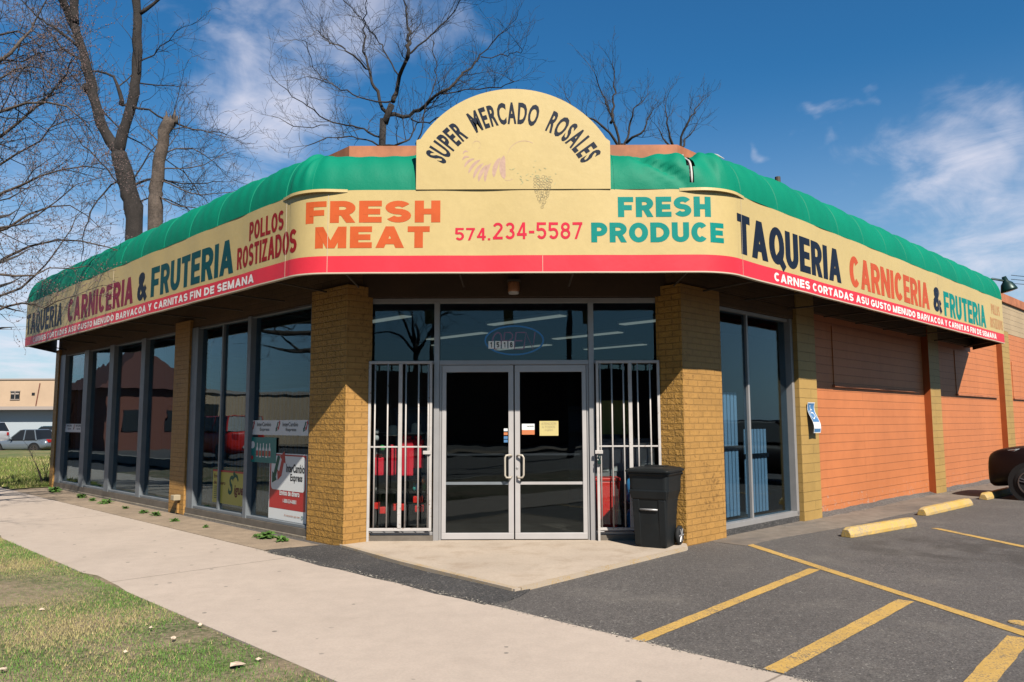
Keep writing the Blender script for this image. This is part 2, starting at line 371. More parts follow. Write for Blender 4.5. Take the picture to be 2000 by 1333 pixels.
# text -> mesh in a unit box, mapped by a function (u, v) -> world point
_tc = {}
def text_geo(txt, off=.03, align_sp=1.0, shear=0., serif=False):
    key = (txt, off, align_sp, shear)
    if key in _tc: return _tc[key]
    cu = bpy.data.curves.new('t', 'FONT'); cu.body = txt; cu.size = 1; cu.offset = off; cu.space_character = align_sp; cu.resolution_u = 3; cu.shear = shear
    o = bpy.data.objects.new('t', cu); scene.collection.objects.link(o)
    dg = bpy.context.evaluated_depsgraph_get(); me = bpy.data.meshes.new_from_object(o.evaluated_get(dg))
    vs = np.array([v.co[:2] for v in me.vertices]); fs = [tuple(p.vertices) for p in me.polygons]
    bpy.data.objects.remove(o, do_unlink=True); bpy.data.curves.remove(cu)
    mn, mx = vs.min(0), vs.max(0); raw = vs.copy(); vs = (vs-mn)/(mx-mn)
    _tc[key] = (vs, fs, (mx-mn)); bpy.data.meshes.remove(me)
    return _tc[key]
def text_obj(name, txt, fn, mat, parent, off=.03, cuts=None, sp=1.0, shear=0.):
    vs, fs, _ = text_geo(txt, off, sp, shear)
    bm = bmesh.new(); bv = [bm.verts.new((x, y, 0)) for x, y in vs]
    for f in fs:
        try: bm.faces.new([bv[i] for i in f])
        except ValueError: pass
    if cuts:
        for c in cuts:
            bmesh.ops.bisect_plane(bm, geom=bm.verts[:]+bm.edges[:]+bm.faces[:], plane_co=(c, 0, 0), plane_no=(1, 0, 0))
    bm.normal_update()
    for v in bm.verts: v.co = fn(v.co.x, v.co.y)
    me = bpy.data.meshes.new(name); bm.to_mesh(me); bm.free(); me.materials.append(M[mat])
    o = bpy.data.objects.new(name, me); scene.collection.objects.link(o)
    if parent: o.parent = parent; o.matrix_parent_inverse = Matrix.Translation(-parent.location) if parent.type == 'EMPTY' else Matrix.Identity(4)
    return o

# block capitals drawn stroke by stroke: each stroke a flat ribbon, a hair in front of the last
def _arc(cx, cy, rx, ry, a0, a1, n=11):
    return [(cx+rx*cos(radians(a0+(a1-a0)*i/n)), cy+ry*sin(radians(a0+(a1-a0)*i/n))) for i in range(n+1)]
def glyph(ch, t, tx=None):
    tx = tx or t; i = t/2; j = tx/2; w_ = .70; m_ = .5; st = []; pa = []; W_ = w_
    if ch in 'EFLTZ': w_ = .62
    if ch in 'P': w_ = .66
    if ch in 'MN': w_ = .78 if ch == 'N' else .90
    if ch in 'A': w_ = .80
    if ch in 'OQGCD&': w_ = .78
    if ch == 'C': w_ = .70
    if ch == 'I': w_ = tx
    if ch in '.': w_ = tx
    if ch == '-': w_ = .34
    if ch in '0123456789': w_ = .62
    if ch == '1': w_ = .4
    l, r, b, T = j, w_-j, i, 1-i; cx = w_/2
    V = lambda x: pa.append((x-j, x-j, 0, 1)); H = lambda x0, x1, y: st.append([(x0, y), (x1, y)])
    if ch == 'I': V(j)
    elif ch == 'E': V(l); H(l, w_, T); H(l, w_-.04, m_); H(l, w_, b)
    elif ch == 'F': V(l); H(l, w_, T); H(l, w_-.06, .47)
    elif ch == 'L': V(l); H(l, w_, b)
    elif ch == 'T': V(cx); H(0, w_, T)
    elif ch == 'H': V(l); V(r); H(l, r, m_)
    elif ch == 'A': pa += [(0, cx-j, 0, 1), (w_-tx, cx-j, 0, 1)]; H(.17, w_-.17, .30)
    elif ch == 'V': pa += [(cx-j, 0, 0, 1), (cx-j, w_-tx, 0, 1)]
    elif ch == 'Y': V_ = (cx-j, cx-j, 0, .45); pa += [V_, (cx-j, 0, .40, 1), (cx-j, w_-tx, .40, 1)]
    elif ch == 'M': V(l); V(r); pa += [(cx-j, 0, 0, 1), (cx-j, w_-tx, 0, 1)]
    elif ch == 'N': V(l); V(r); pa += [(w_-tx, 0, 0, 1)]
    elif ch == 'Z': H(0, w_, T); H(0, w_, b); pa += [(0, w_-tx*1.15, i, 1-i)]
    elif ch == 'U': st.append([(l, 1), (l, .36)]+_arc(cx, .36, cx-j, .36-i, 180, 360)[1:]+[(r, 1)])
    elif ch == 'P': V(l); st.append([(l, T), (cx, T)]+_arc(cx, T-(T-.44)/2, r-cx, (T-.44)/2, 90, -90)[1:]+[(l, .44)])
    elif ch == 'R': V(l); st.append([(l, T), (cx, T)]+_arc(cx, T-(T-.46)/2, r-cx, (T-.46)/2, 90, -90)[1:]+[(l, .46)]); pa += [(w_-tx, cx-j, 0, .5)]
    elif ch == 'B': V(l); st.append([(l, T), (cx, T)]+_arc(cx, (T+.53)/2, r-cx-.03, (T-.53)/2, 90, -90)[1:]+[(l, .53)]); st.append([(l, .53), (cx, .53)]+_arc(cx, (b+.53)/2, r-cx, (.53-b)/2, 90, -90)[1:]+[(l, b)])
    elif ch == 'D': V(l); st.append([(l, T), (cx*.8, T)]+_arc(cx*.8, .5, r-cx*.8, .5-i, 90, -90)[1:]+[(l, b)])
    elif ch in 'OQ0':
        st.append(_arc(cx, .5, cx-j, .5-i, 90, 450, 24))
        if ch == 'Q': st.append([(cx+.02, .30), (w_, -.08)])
    elif ch == 'C': st.append(_arc(cx, .5, cx-j, .5-i, 42, 318, 20))
    elif ch == 'G': st.append(_arc(cx, .5, cx-j, .5-i, 42, 335, 20)); H(cx+.02, w_, .44); pa += [(w_-tx, w_-tx, .1, .5)]
    elif ch == 'S':
        q = (T-.5)/2; st.append(_arc(cx, .5+q, cx-j, q, 25, 268, 14)+_arc(cx, .5-q, cx-j, q, 90, -155, 14))
    elif ch == '&':
        st.append([(w_, .0), (.22, .70)]+_arc(.36, .80, .15, .2-i, 200, -30, 9)+[(.16, .42)]+_arc(.30, .27, .30-j, .27-i, 140, 300, 8)+[(w_-.04, .46)])
    elif ch == '1': pa.append((w_-tx, w_-tx, 0, 1)); st.append([(0, .76), (w_-j, .92)])
    elif ch == '2': st.append(_arc(cx, .72, cx-j, .28-i, 165, -25, 10)+[(j+.02, i+.02)]); H(0, w_, b)
    elif ch == '3': q = (T-.52)/2; st.append(_arc(cx, T-q, cx-j-.02, q, 155, -90)); st.append(_arc(cx, b+(.52-b)/2, cx-j, (.52-b)/2, 90, -155))
    elif ch == '4': pa += [(w_-tx-.1, w_-tx-.1, 0, 1), (0, w_-tx-.12, .28, 1)]; H(0, w_, .28)
    elif ch == '5': H(l, w_-.02, T); st.append([(l+.02, 1), (l, .5)]); st.append([(l, .55)]+_arc(cx, .335, cx-j, .335-i, 110, -150, 12))
    elif ch == '7': H(0, w_, T); pa += [(.12, w_-tx, 0, .95)]
    elif ch == '8': q = (T-.53)/2; st.append(_arc(cx, T-q, cx-j-.03, q, 90, 450, 16)); st.append(_arc(cx, b+(.53-b)/2, cx-j, (.53-b)/2, 90, 450, 16))
    elif ch == '-': H(0, w_, .42)
    elif ch == '.': pa.append((0, 0, 0, t))
    quads = []
    for (xb, xt, y0, y1) in pa: quads.append([[(xb, y0), (xt, y1)], [(xb+tx, y0), (xt+tx, y1)]])
    for p in st:
        p = [Vector(q) for q in p]; Lh, Rh = [], []; closed = (p[0]-p[-1]).length < 1e-4
        for k, q in enumerate(p):
            a = p[k-1] if k else (p[-2] if closed else q); c = p[k+1] if k < len(p)-1 else (p[1] if closed else q)
            d1 = (q-a).normalized() if (q-a).length > 1e-6 else None; d2 = (c-q).normalized() if (c-q).length > 1e-6 else None
            d1 = d1 or d2; d2 = d2 or d1; d = (d1+d2).normalized(); n = Vector((-d.y, d.x)); sc = 1/max(.55, d.dot(d1))
            tk = math.hypot(n.x*tx, n.y*t)/2*sc
            Lh.append(tuple(q+n*tk)); Rh.append(tuple(q-n*tk))
        quads.append([Lh, Rh])
    return quads, w_
def block_text(name, txt, fn, mat, parent, t=.23, tx=None, gap=.12, space=.34, cuts=0, word=None):
    """fn(u, v, k) with u, v in 0..1 over the whole line and k the stroke's number"""
    x = 0; items = []
    for ch in txt:
        if ch == ' ': x += space-gap; continue
        q, w_ = glyph(ch, t, tx); items.append((x, q)); x += w_+gap
    total = x-gap; b = MB(); k = 0
    for (x0, q) in items:
        for kk, (Lh, Rh) in enumerate(q):
            pts = []; n = len(Lh)
            sub = 1 if n > 2 else 4
            A_, B_ = [], []
            for i in range(n-1):
                for s_ in range(sub):
                    f = s_/sub
                    A_.append((Lh[i][0]+(Lh[i+1][0]-Lh[i][0])*f, Lh[i][1]+(Lh[i+1][1]-Lh[i][1])*f)); B_.append((Rh[i][0]+(Rh[i+1][0]-Rh[i][0])*f, Rh[i][1]+(Rh[i+1][1]-Rh[i][1])*f))
            A_.append(Lh[-1]); B_.append(Rh[-1])
            vs = [fn((x0+a)/total, c, kk) for a, c in A_]+[fn((x0+a)/total, c, kk) for a, c in B_]
            n2 = len(A_); b.add(vs, [(i, i+1, n2+i+1, n2+i) for i in range(n2-1)])
    return b.build(name, mat, parent, recalc=False, uv=False)

# ================================================================ ground
GR = empty
b = MB(); b.box(-1500, 1500, -1500, 1500, -.5, -.42)
structure(b.build('ground', 'fresh_asphalt'))
b = MB(); b.add([W(-1.2, 60, 0)+Vector((0, 0, 0)), W(-1.2, 60, 0), W(4.62, 60, 0)], []) ; b = MB()
# parking lot: everything on the building's side of the walk
b.hexa([W(-30, 4.62, -.41), W(-30, 75, -.41), W(21, 75, -.41), W(21, 4.62, -.41), W(-30, 4.62, 0), W(-30, 75, 0), W(21, 75, 0), W(21, 4.62, 0)])
structure(b.build('parking_lot', 'asphalt'))
b = MB(); b.hexa([W(-60, 2.65, -.41), W(-60, 4.62, -.41), W(60, 4.62, -.41), W(60, 2.65, -.41), W(-60, 2.65, .012), W(-60, 4.62, .012), W(60, 4.62, .012), W(60, 2.65, .012)])
structure(b.build('sidewalk', 'sidewalk_concrete'))
b = MB(); b.hexa([W(9.15, 4.625, -.3), W(9.55, 5.46, -.3), W(21.3, 5.46, -.3), W(21.3, 4.625, -.3), W(8.9, 4.625, .0165), W(8.75, 5.3, .0165), W(21.3, 5.46, .0165), W(21.3, 4.625, .0165)])
structure(b.build('old_sidewalk_strip', 'old_concrete'))
# ragged patch of fresh asphalt running up to the store corner
pts = [W(8.72, 4.58, 0), W(8.93, 4.72, 0), W(8.96, 4.95, 0), W(8.84, 5.22, 0), W(8.62, 5.42, 0), W(8.50, 5.50, 0), W(8.2, 5.42, 0), W(7.4, 5.24, 0), W(6.5, 5.16, 0), W(5.13, 5.13, 0), W(5.10, 5.3, 0), W(4.98, 5.05, 0), W(4.92, 4.8, 0)]
ed = [W(4.95+i*.32, 4.585+.018*sin(i*2.1)+.01*sin(i*5.3), 0) for i in range(12)]
b = MB(); b.prism([(p.x, p.y) for p in pts+ed], -.05, .0135)
structure(b.build('asphalt_patch', 'fresh_asphalt'))
b = MB(); b.prism([(p.x, p.y) for p in (W(5.12, 5.12, 0), W(5.30, 8.25, 0), W(5.46, 8.47, 0), W(8.9, 8.9, 0), W(8.75, 5.6, 0), W(8.5, 5.43, 0))], -.05, .034)
structure(b.build('entrance_slab', 'stoop_concrete'))
def strip(pts, wd, z0, z1, mat, name='x'):
    b = MB(); pts = [Vector(p) for p in pts]
    for i in range(len(pts)-1):
        a, c = pts[i], pts[i+1]; d = (c-a).normalized(); n = Vector((-d.y, d.x, 0))*wd/2
        n0 = n; b.hexa([Vector((q.x, q.y, zz)) for zz in (z0, z1) for q in (a-n0, c-n0, c+n0, a+n0)])
    return b
e1 = [W(8.4, 5.44, 0), W(7., 5.27, 0), W(5.15, 5.15, 0)]
o = strip(e1, .07, -.02, .0385, None).build('slab_edge_paint', 'stoop_edge_paint'); structure(o)
o = strip([W(5.135, 5.2, 0), W(5.305, 8.2, 0)], .05, -.02, .0385, None).build('slab_edge_paint', 'stoop_edge_paint'); structure(o)
# walkway along the orange wall, ragged outer edge
pw = [W(5.6, 9.0, 0)]+[W(4.95-.35*min(1, i/6)+.05*sin(i*1.7), 9.0+i*1.0, 0) for i in range(30)]+[W(5.6, 38, 0)]
b = MB(); b.prism([(p.x, p.y) for p in pw], -.05, .006); structure(b.build('walkway', 'worn_walkway'))
pw = [W(5.56, 12.4, 0)]+[W(5.48-.10*random.random()-.06*(i % 3 == 0), 12.4+i*.27, 0) for i in range(80)]+[W(5.56, 34, 0)]
b = MB(); n = len(pw)
v = [(p.x, p.y, .10 if 1 else 0) for p in (W(5.60, 12.4+i*.27, 0) for i in range(80))]+[(W(5.58-.16-.10*random.random(), 12.4+i*.27, 0).x, W(5.45, 12.4+i*.27, 0).y, .003) for i in range(80)]
v = []
for i in range(80): p = W(5.60, 12.45+i*.27, .05+.03*random.random()); v.append(p)
for i in range(80): p = W(5.48-.09*random.random(), 12.45+i*.27, .004); v.append(p)
b.add(v, [(i, i+1, 80+i+1, 80+i) for i in range(79)]); structure(b.build('asphalt_berm', 'asphalt'))

# loose grit where the asphalt breaks up against the walk and the walls
gr_ = random.Random(12); b = MB()
for i in range(2600):
    if i < 1300: l = gr_.uniform(-2, 9.0); r = 4.62+gr_.gauss(.0, .022); z = .014
    elif i < 1700: r = gr_.uniform(8.6, 24); l = 5.44-abs(gr_.gauss(0, .10)); z = .008
    else: l = gr_.uniform(-1, 5.3); r = gr_.uniform(4.7, 14); z = .002
    c = W(l, r, z); e = gr_.uniform(.003, .009) if i < 1700 else gr_.uniform(.002, .006); q = [c+Vector((gr_.gauss(0, 1), gr_.gauss(0, 1), gr_.uniform(-.2, 1)))*e for _ in range(4)]
    b.add(q, [(0, 1, 2), (0, 2, 3), (0, 3, 1), (1, 3, 2)])
tag(b.build('grit', 'kerb_concrete', uv=False), 'loose grit and small stones along the edges of the asphalt', 'grit', kind='stuff')

# painted lines (paint is worn, edges a little uneven)
def line(p0, p1, wd):
    p0, p1 = Vector(p0+(0,)), Vector(p1+(0,)); L_ = (p1-p0).length; n = max(4, int(L_/.12)); d = (p1-p0)/L_; q = Vector((-d.y, d.x, 0)); b = MB(); A_, B_ = [], []
    for i in range(n+1):
        c = p0+d*L_*i/n
        A_.append(c+q*(wd/2+random.uniform(-.004, .004))); B_.append(c-q*(wd/2+random.uniform(-.004, .004)))
    for X in (A_, B_):
        for p in X: p.z = .0042
    b.add(A_+B_, [(i, i+1, n+2+i, n+1+i) for i in range(n)])
    return structure(b.build('painted_line', 'yellow_line_paint'))
line((2.93, 10.02), (3.82, 5.20), .115)
line((.84, 5.66), (3.13, 8.33), .115); line((1.60, 5.01), (3.37, 6.90), .135); line((2.0, 3.95), (3.60, 5.75), .15)
line((6.03, 11.40), (6.28, 9.3), .11); line((3.83, 5.2), (4.1, 3.6), .115); line((8.8, 13.4), (9.4, 9.5), .11)
b = MB(); b.lathe([(.075, -.01), (.075, .006), (.05, .0075)], 16, T=lambda p: p+Vector((3.86, 6.15, 0))); structure(b.build('painted_spot', 'yellow_line_paint'))

# grass strip between walk and street
b = MB()
nx, ny = 60, 24; vs = []
for i in range(nx+1):
    for j in range(ny+1):
        l = -14+i*40/nx; r = 2.66-4.3*j/ny
        z = .02+.02*sin(l*1.3)*cos(r*1.7)+(0 if j else -.012)
        rr = r+(.05*sin(l*3.1)+.03*sin(l*7.3)+.04*sin(l*1.1) if j == 0 else 0)
        vs.append(W(l, rr, z))
b.add(vs, [(i*(ny+1)+j, (i+1)*(ny+1)+j, (i+1)*(ny+1)+j+1, i*(ny+1)+j+1) for i in range(nx) for j in range(ny)])
structure(b.build('verge', 'soil'))
b = MB(); b.wbox(-60, 60, -14, -1.9, -.30, -.13); structure(b.build('street', 'asphalt'))
b = MB(); b.wbox(-60, 60, -1.9, -1.64, -.3, .02); structure(b.build('kerb', 'kerb_concrete'))
b = MB(); b.wbox(-60, 60, -16.5, -14, -.3, .0); structure(b.build('far_sidewalk', 'old_concrete'))

rng = np.random.default_rng(3)
def blades(name, n, sampler, hgt, wid, cols, seed=1):
    rg = np.random.default_rng(seed)
    P = sampler(rg, n); n = len(P)
    ang = rg.uniform(0, 2*pi, n); h = rg.uniform(hgt[0], hgt[1], n); w_ = rg.uniform(*wid, n)
    lean = rg.uniform(.0, .9, n)*h; la = rg.uniform(0, 2*pi, n)
    dx, dy = np.cos(ang)*w_/2, np.sin(ang)*w_/2
    tip = P+np.stack([np.cos(la)*lean, np.sin(la)*lean, h], 1)
    v = np.empty((n, 3, 3)); v[:, 0] = P-np.stack([dx, dy, 0*dx], 1); v[:, 1] = P+np.stack([dx, dy, 0*dx], 1); v[:, 2] = tip
    me = bpy.data.meshes.new(name); me.vertices.add(n*3); me.vertices.foreach_set('co', v.ravel())
    me.loops.add(n*3); me.loops.foreach_set('vertex_index', np.arange(n*3)); me.polygons.add(n); me.polygons.foreach_set('loop_start', np.arange(n)*3)
    me.update(); me.validate()
    ca = me.color_attributes.new('Col', 'FLOAT_COLOR', 'POINT')
    # patchy: green against straw
    pt = np.sin(P[:, 0]*1.7+1)*np.sin(P[:, 1]*1.3)+.6*np.sin(P[:, 0]*4.3)*np.cos(P[:, 1]*3.7)+rg.normal(0, .7, n)
    k = rg.random(n); c = np.ones((n, 3, 4)); base = np.array(cols)
    idx = np.where(pt > .55, 2, np.where(k > .5, 0, 1)); c[:, :, :3] = (base[idx]*rg.uniform(.7, 1.25, (n, 1)))[:, None, :]
    ca.data.foreach_set('color', c.ravel()); me.materials.append(M['grass_blade'])
    o = bpy.data.objects.new(name, me); scene.collection.objects.link(o); return o
def samp_verge(rg, n):
    # denser near the camera's side of the picture
    l = rg.uniform(2.5, 14, n); r = 2.62-rg.random(n)*4.2
    x = (r-l)*S; y = (l+r)*S
    bare = np.sin(x*1.5+.4)*np.cos(y*1.1+1.)+.5*np.sin(x*3.7+2)*np.sin(y*3.1)
    edge = (2.65-r)
    lim = .25+.9*np.clip((y-5)/3, -0.6, 1.)+rg.normal(0, .22, n)+.5*np.clip(edge-.3, 0, 1)
    bare = bare*np.where(l > 6.5, .3, .7); lim = lim-1.3*np.clip(1-edge/.55, 0, 1)*np.clip((8-y)/2.5, 0, 1)+.25*np.clip((y-6.5)/2, 0, 1)
    keep = (bare < lim) & (y > 3.6) & (edge > .03*rg.random(n)+.02*np.sin(l*3))
    l, r = l[keep], r[keep]
    return np.stack([(r-l)*S, (l+r)*S, np.full(len(l), .02)], 1)
o = blades('grass', 300000, samp_verge, (.010, .032), (.003, .006), [(.14, .33, .055), (.23, .38, .085), (.60, .50, .23)], 5)
tag(o, kind='stuff', label='short patchy green and straw coloured grass beside the sidewalk', cat='grass')
# lawn beyond the far end of the store, a low rise
b = MB(); nx, ny = 40, 30; vs = []
def lawn_z(l, r):
    yy = (l+r)*S
    z = .035+.12*math.exp(-((yy-40)/12)**2)*min(1, max(0, (yy-18)/10))
    if yy > 40: z -= (yy-40)*.05
    return max(-.38, z)
for i in range(nx+1):
    for j in range(ny+1):
        l = 21.0+i*60/nx; r = 4.62+j*40/ny
        vs.append(W(l, r, lawn_z(l, r)))
b.add(vs, [(i*(ny+1)+j, (i+1)*(ny+1)+j, (i+1)*(ny+1)+j+1, i*(ny+1)+j+1) for i in range(nx) for j in range(ny)])
structure(b.build('lawn', 'far_lawn', smooth=True))
def samp_lawn(rg, n):
    l = 21.15+rg.random(n)**1.7*16; r = 4.65+rg.random(n)*6
    P = np.stack([(r-l)*S, (l+r)*S, np.array([lawn_z(a, c) for a, c in zip(l, r)])], 1); return P
o = blades('lawn_grass', 26000, samp_lawn, (.04, .11), (.012, .03), [(.20, .28, .06), (.32, .36, .10), (.58, .50, .22)], 8)
tag(o, kind='stuff', label='rough grass on the low rise past the end of the store', cat='grass')
b = MB(); b.add([(-140, 44, -.36), (20, 44, -.36), (20, 79, -.36), (-140, 79, -.36)], [(0, 1, 2, 3)]); structure(b.build('far_parking_lot', 'kerb_concrete'))

# ================================================================ store
ST = empty('corner_store', (0, 9.8, 0), 'single-storey corner grocery store in mustard and orange brick with green awning and yellow sign', 'store')
def part(b, name, mat, parent=None, **k): return b.build(name, mat, parent or ST, **k)
# brick pillars: outer face plain, inner face rough
for (l0, l1, r0, r1) in ((8.46, 9.33, 5.45, 5.84),):
    b = MB(); b.wbox(l0, l1, r0, r1, .0, 3.3); part(b, 'brick_pillar', 'mustard_brick')
b = MB(); b.wbox(13.33, 13.96, 5.45, 5.85, .0, 3.3); part(b, 'brick_pillar', 'mustard_brick')
b = MB(); b.wbox(20.98, 21.25, 5.45, 5.85, 0, 3.3); part(b, 'brick_pillar', 'mustard_brick')
b = MB(); b.wbox(5.45, 5.84, 8.47, 9.42, .0, 3.3); o = part(b, 'brick_pillar', 'mustard_brick')
o.data.materials.append(M['mustard_rough_brick_lit'])
for p in o.data.polygons:
    if p.normal.dot(Vector((-S, -S, 0))) > .9: p.material_index = 1
o = [x for x in bpy.data.objects if x.name == 'brick_pillar'][0]
# left corner pillar: the side facing the street is the rough one
o.data.materials.append(M['mustard_rough_brick_lit'])
for p in o.data.polygons:
    if p.normal.dot(Vector((-S, -S, 0))) > .9: p.material_index = 1
for (r0, r1) in ((11.74, 12.38), (17.95, 18.62), (23.95, 24.7), (30.4, 31.1), (36.8, 37.5)):
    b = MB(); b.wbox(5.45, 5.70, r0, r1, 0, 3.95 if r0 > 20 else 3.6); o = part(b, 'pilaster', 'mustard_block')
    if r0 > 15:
        o.data.materials.append(M['shaded_orange'])
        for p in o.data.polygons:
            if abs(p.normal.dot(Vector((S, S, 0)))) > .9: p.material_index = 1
b = MB(); b.wbox(5.585, 5.85, 12.0, 45, 0, 3.95); part(b, 'block_wall', 'orange_block')
b = MB(); b.wbox(5.58, 5.85, 21.5, 45, 3.95, 4.80); part(b, 'upper_wall', 'beige_block')
b = MB(); b.wbox(5.52, 5.9, 20.5, 45, 4.80, 5.05); part(b, 'coping', 'orange_coping', bevel=.01)
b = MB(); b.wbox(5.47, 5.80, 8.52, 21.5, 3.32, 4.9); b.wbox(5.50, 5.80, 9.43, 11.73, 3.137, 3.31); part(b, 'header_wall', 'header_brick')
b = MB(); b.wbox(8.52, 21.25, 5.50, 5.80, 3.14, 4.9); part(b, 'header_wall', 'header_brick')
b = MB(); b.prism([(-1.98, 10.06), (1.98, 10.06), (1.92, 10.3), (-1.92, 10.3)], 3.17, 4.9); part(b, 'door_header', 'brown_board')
b = MB(); b.prism([(-2.14, 9.83), (2.14, 9.83), (W(5.45, 9.9, 0).x, W(5.45, 9.9, 0).y), (W(5.9, 9.9, 0).x, W(5.9, 9.9, 0).y), (1.98, 10.25), (-1.98, 10.25), (W(9.9, 5.9, 0).x, W(9.9, 5.9, 0).y), (W(9.9, 5.45, 0).x, W(9.9, 5.45, 0).y)], 4.86, 5.13)
part(b, 'parapet', 'orange_coping')
b = MB(); b.wbox(9.33, 13.33, 5.46, 5.75, -.05, .035); b.wbox(13.96, 20.98, 5.46, 5.75, -.05, .04); part(b, 'plinth', 'concrete_plinth', bevel=.01)
b = MB(); b.wbox(5.52, 5.75, 9.43, 11.73, -.05, .085); part(b, 'plinth', 'fresh_asphalt', bevel=.01)  # dark asphalt colour paints in the dark gap under the sill
# boarded window panels with ledges in the orange wall
for (r0, r1) in ((13.35, 17.4), (20.2, 23.6), (25.4, 29.4)):
    b = MB(); b.wbox(5.568, 5.60, r0, r1, 2.16, 3.17); pn = part(b, 'boarded_window', 'orange_block')
    b = MB(); b.wbox(5.535, 5.60, r0-.05, r1+.05, 2.115, 2.155); part(b, 'ledge', 'orange_coping', pn)
# back and roof
b = MB(); b.wbox(20.95, 21.25, 5.86, 45, 0, 5.0); part(b, 'back_wall', 'beige_block')
b = MB(); b.wbox(5.9, 21.2, 44.7, 45, 0, 5.0); part(b, 'back_wall', 'beige_block')
b = MB(); pr = [W(8.6, 5.82, 0), W(20.9, 5.82, 0), W(20.9, 44.6, 0), W(5.9, 44.6, 0), W(5.9, 8.8, 0)]; b.prism([(p.x, p.y) for p in pr], 4.70, 4.80); part(b, 'roof', 'brown_board')
b = MB(); b.prism([(p.x, p.y) for p in pr], 3.36, 3.40); part(b, 'ceiling', 'ceiling')
b = MB(); b.prism([(p.x, p.y) for p in pr], .0, .036); part(b, 'interior_floor', 'interior_floor')
b = MB(); b.wbox(14.0, 14.1, 8.2, 30, .04, 3.35); b.wbox(8.2, 8.3, 13.2, 30, .04, 3.35); b.wbox(8.4, 14.0, 20, 20.1, .04, 3.35); part(b, 'inner_wall', 'interior_wall')
b = MB(); b.wbox(5.86, 5.9, 12.2, 44, .04, 3.3); part(b, 'inner_wall', 'interior_wall')

# windows of the left wall
def window_l(panes, frames, z0, z1, sill0, thin=()):
    wn = MB()
    lo, hi = min(frames)[0], max(frames)[1]
    for (a, c) in frames: wn.wbox(a, c, 5.485, 5.64, sill0+.02, z1+.03)
    wn.wbox(lo, hi, 5.50, 5.63, z1, z1+.035); wn.wbox(lo, hi, 5.50, 5.63, z0-.04, z0)
    w_ = part(wn, 'window', 'frame_grey', bevel=.004)
    for (a, c) in thin: b = MB(); b.wbox(a, c, 5.53, 5.61, z0, z1); b.build('mullion', 'frame_grey', w_)
    for (a, c) in panes: b = MB(); b.wbox(a, c, 5.568, 5.576, z0, z1); b.build('pane', 'store_glass', w_)
    b = MB(); b.wbox(lo, hi, 5.475, 5.62, sill0, z0-.042); b.build('sill', 'sill_metal', w_)
    return w_
window_l([(12.24, 13.06), (11.27, 12.19), (9.41, 11.14)], [(9.335, 9.40), (11.15, 11.26), (13.07, 13.20), (13.2, 13.325)], .17, 3.13, .037, thin=[(12.19, 12.24)])
window_l([(19.17, 20.58), (17.49, 18.85), (15.69, 17.21), (13.99, 15.46)], [(13.965, 13.99), (15.47, 15.68), (17.22, 17.48), (18.86, 19.16), (20.59, 20.97)], .19, 3.13, .042)
# window of the right wall
wn = MB(); wn.wbox(5.60, 5.72, 9.43, 9.50, .10, 3.14); wn.wbox(5.52, 5.72, 11.66, 11.735, .10, 3.14); wn.wbox(5.56, 5.72, 9.43, 11.735, 3.09, 3.135); wn.wbox(5.52, 5.72, 9.43, 11.735, .088, .16)
wr = part(wn, 'window', 'aluminium', bevel=.004)
b = MB(); b.wbox(5.585, 5.66, 10.385, 10.43, .16, 3.09); b.build('mullion', 'aluminium', wr)
for a, c in ((9.50, 10.385), (10.43, 11.66)): b = MB(); b.wbox(5.62, 5.628, a, c, .16, 3.09); b.build('pane', 'store_glass', wr)

# entrance
def fbox(b, x0, x1, z0, z1, y0=10.16, y1=10.25): return b.box(x0, x1, y0, y1, z0, z1)
YG = 10.205
en = MB()
for x0, x1 in ((-1.93, -1.885), (1.885, 1.93)): fbox(en, x0, x1, .03, 3.17, 10.13, 10.26)
for x0, x1 in ((-1.045, -.975), (.975, 1.045)): fbox(en, x0, x1, .03, 3.12, 10.14, 10.26)
fbox(en, -1.885, 1.885, 3.10, 3.165, 10.15, 10.26); fbox(en, -.975, .975, 2.285, 2.345, 10.15, 10.26); fbox(en, -1.885, -1.045, 2.30, 2.34); fbox(en, 1.045, 1.885, 2.30, 2.34)
fbox(en, -.975, -.945, .03, 2.285, 10.17, 10.25); fbox(en, .945, .975, .03, 2.285, 10.17, 10.25)
fbox(en, -1.885, -1.045, .10, .14); fbox(en, 1.045, 1.885, .10, .14)
ef = part(en, 'entrance_frame', 'aluminium', bevel=.004)
for x0, x1 in ((-1.885, -1.045), (-.975, .975), (1.045, 1.885)):
    b = MB(); b.box(x0, x1, YG-.004, YG+.004, 2.345, 3.10); b.build('transom_pane', 'store_glass', ef)
for x0, x1 in ((-1.885, -1.045), (1.045, 1.885)):
    b = MB(); b.box(x0, x1, YG+.02, YG+.028, .14, 2.30); b.build('sidelight_pane', 'clear_glass', ef)
    b = MB(); b.box(x0, x1, 10.12, 10.25, .03, .10); b.build('sill', 'sill_metal', ef)
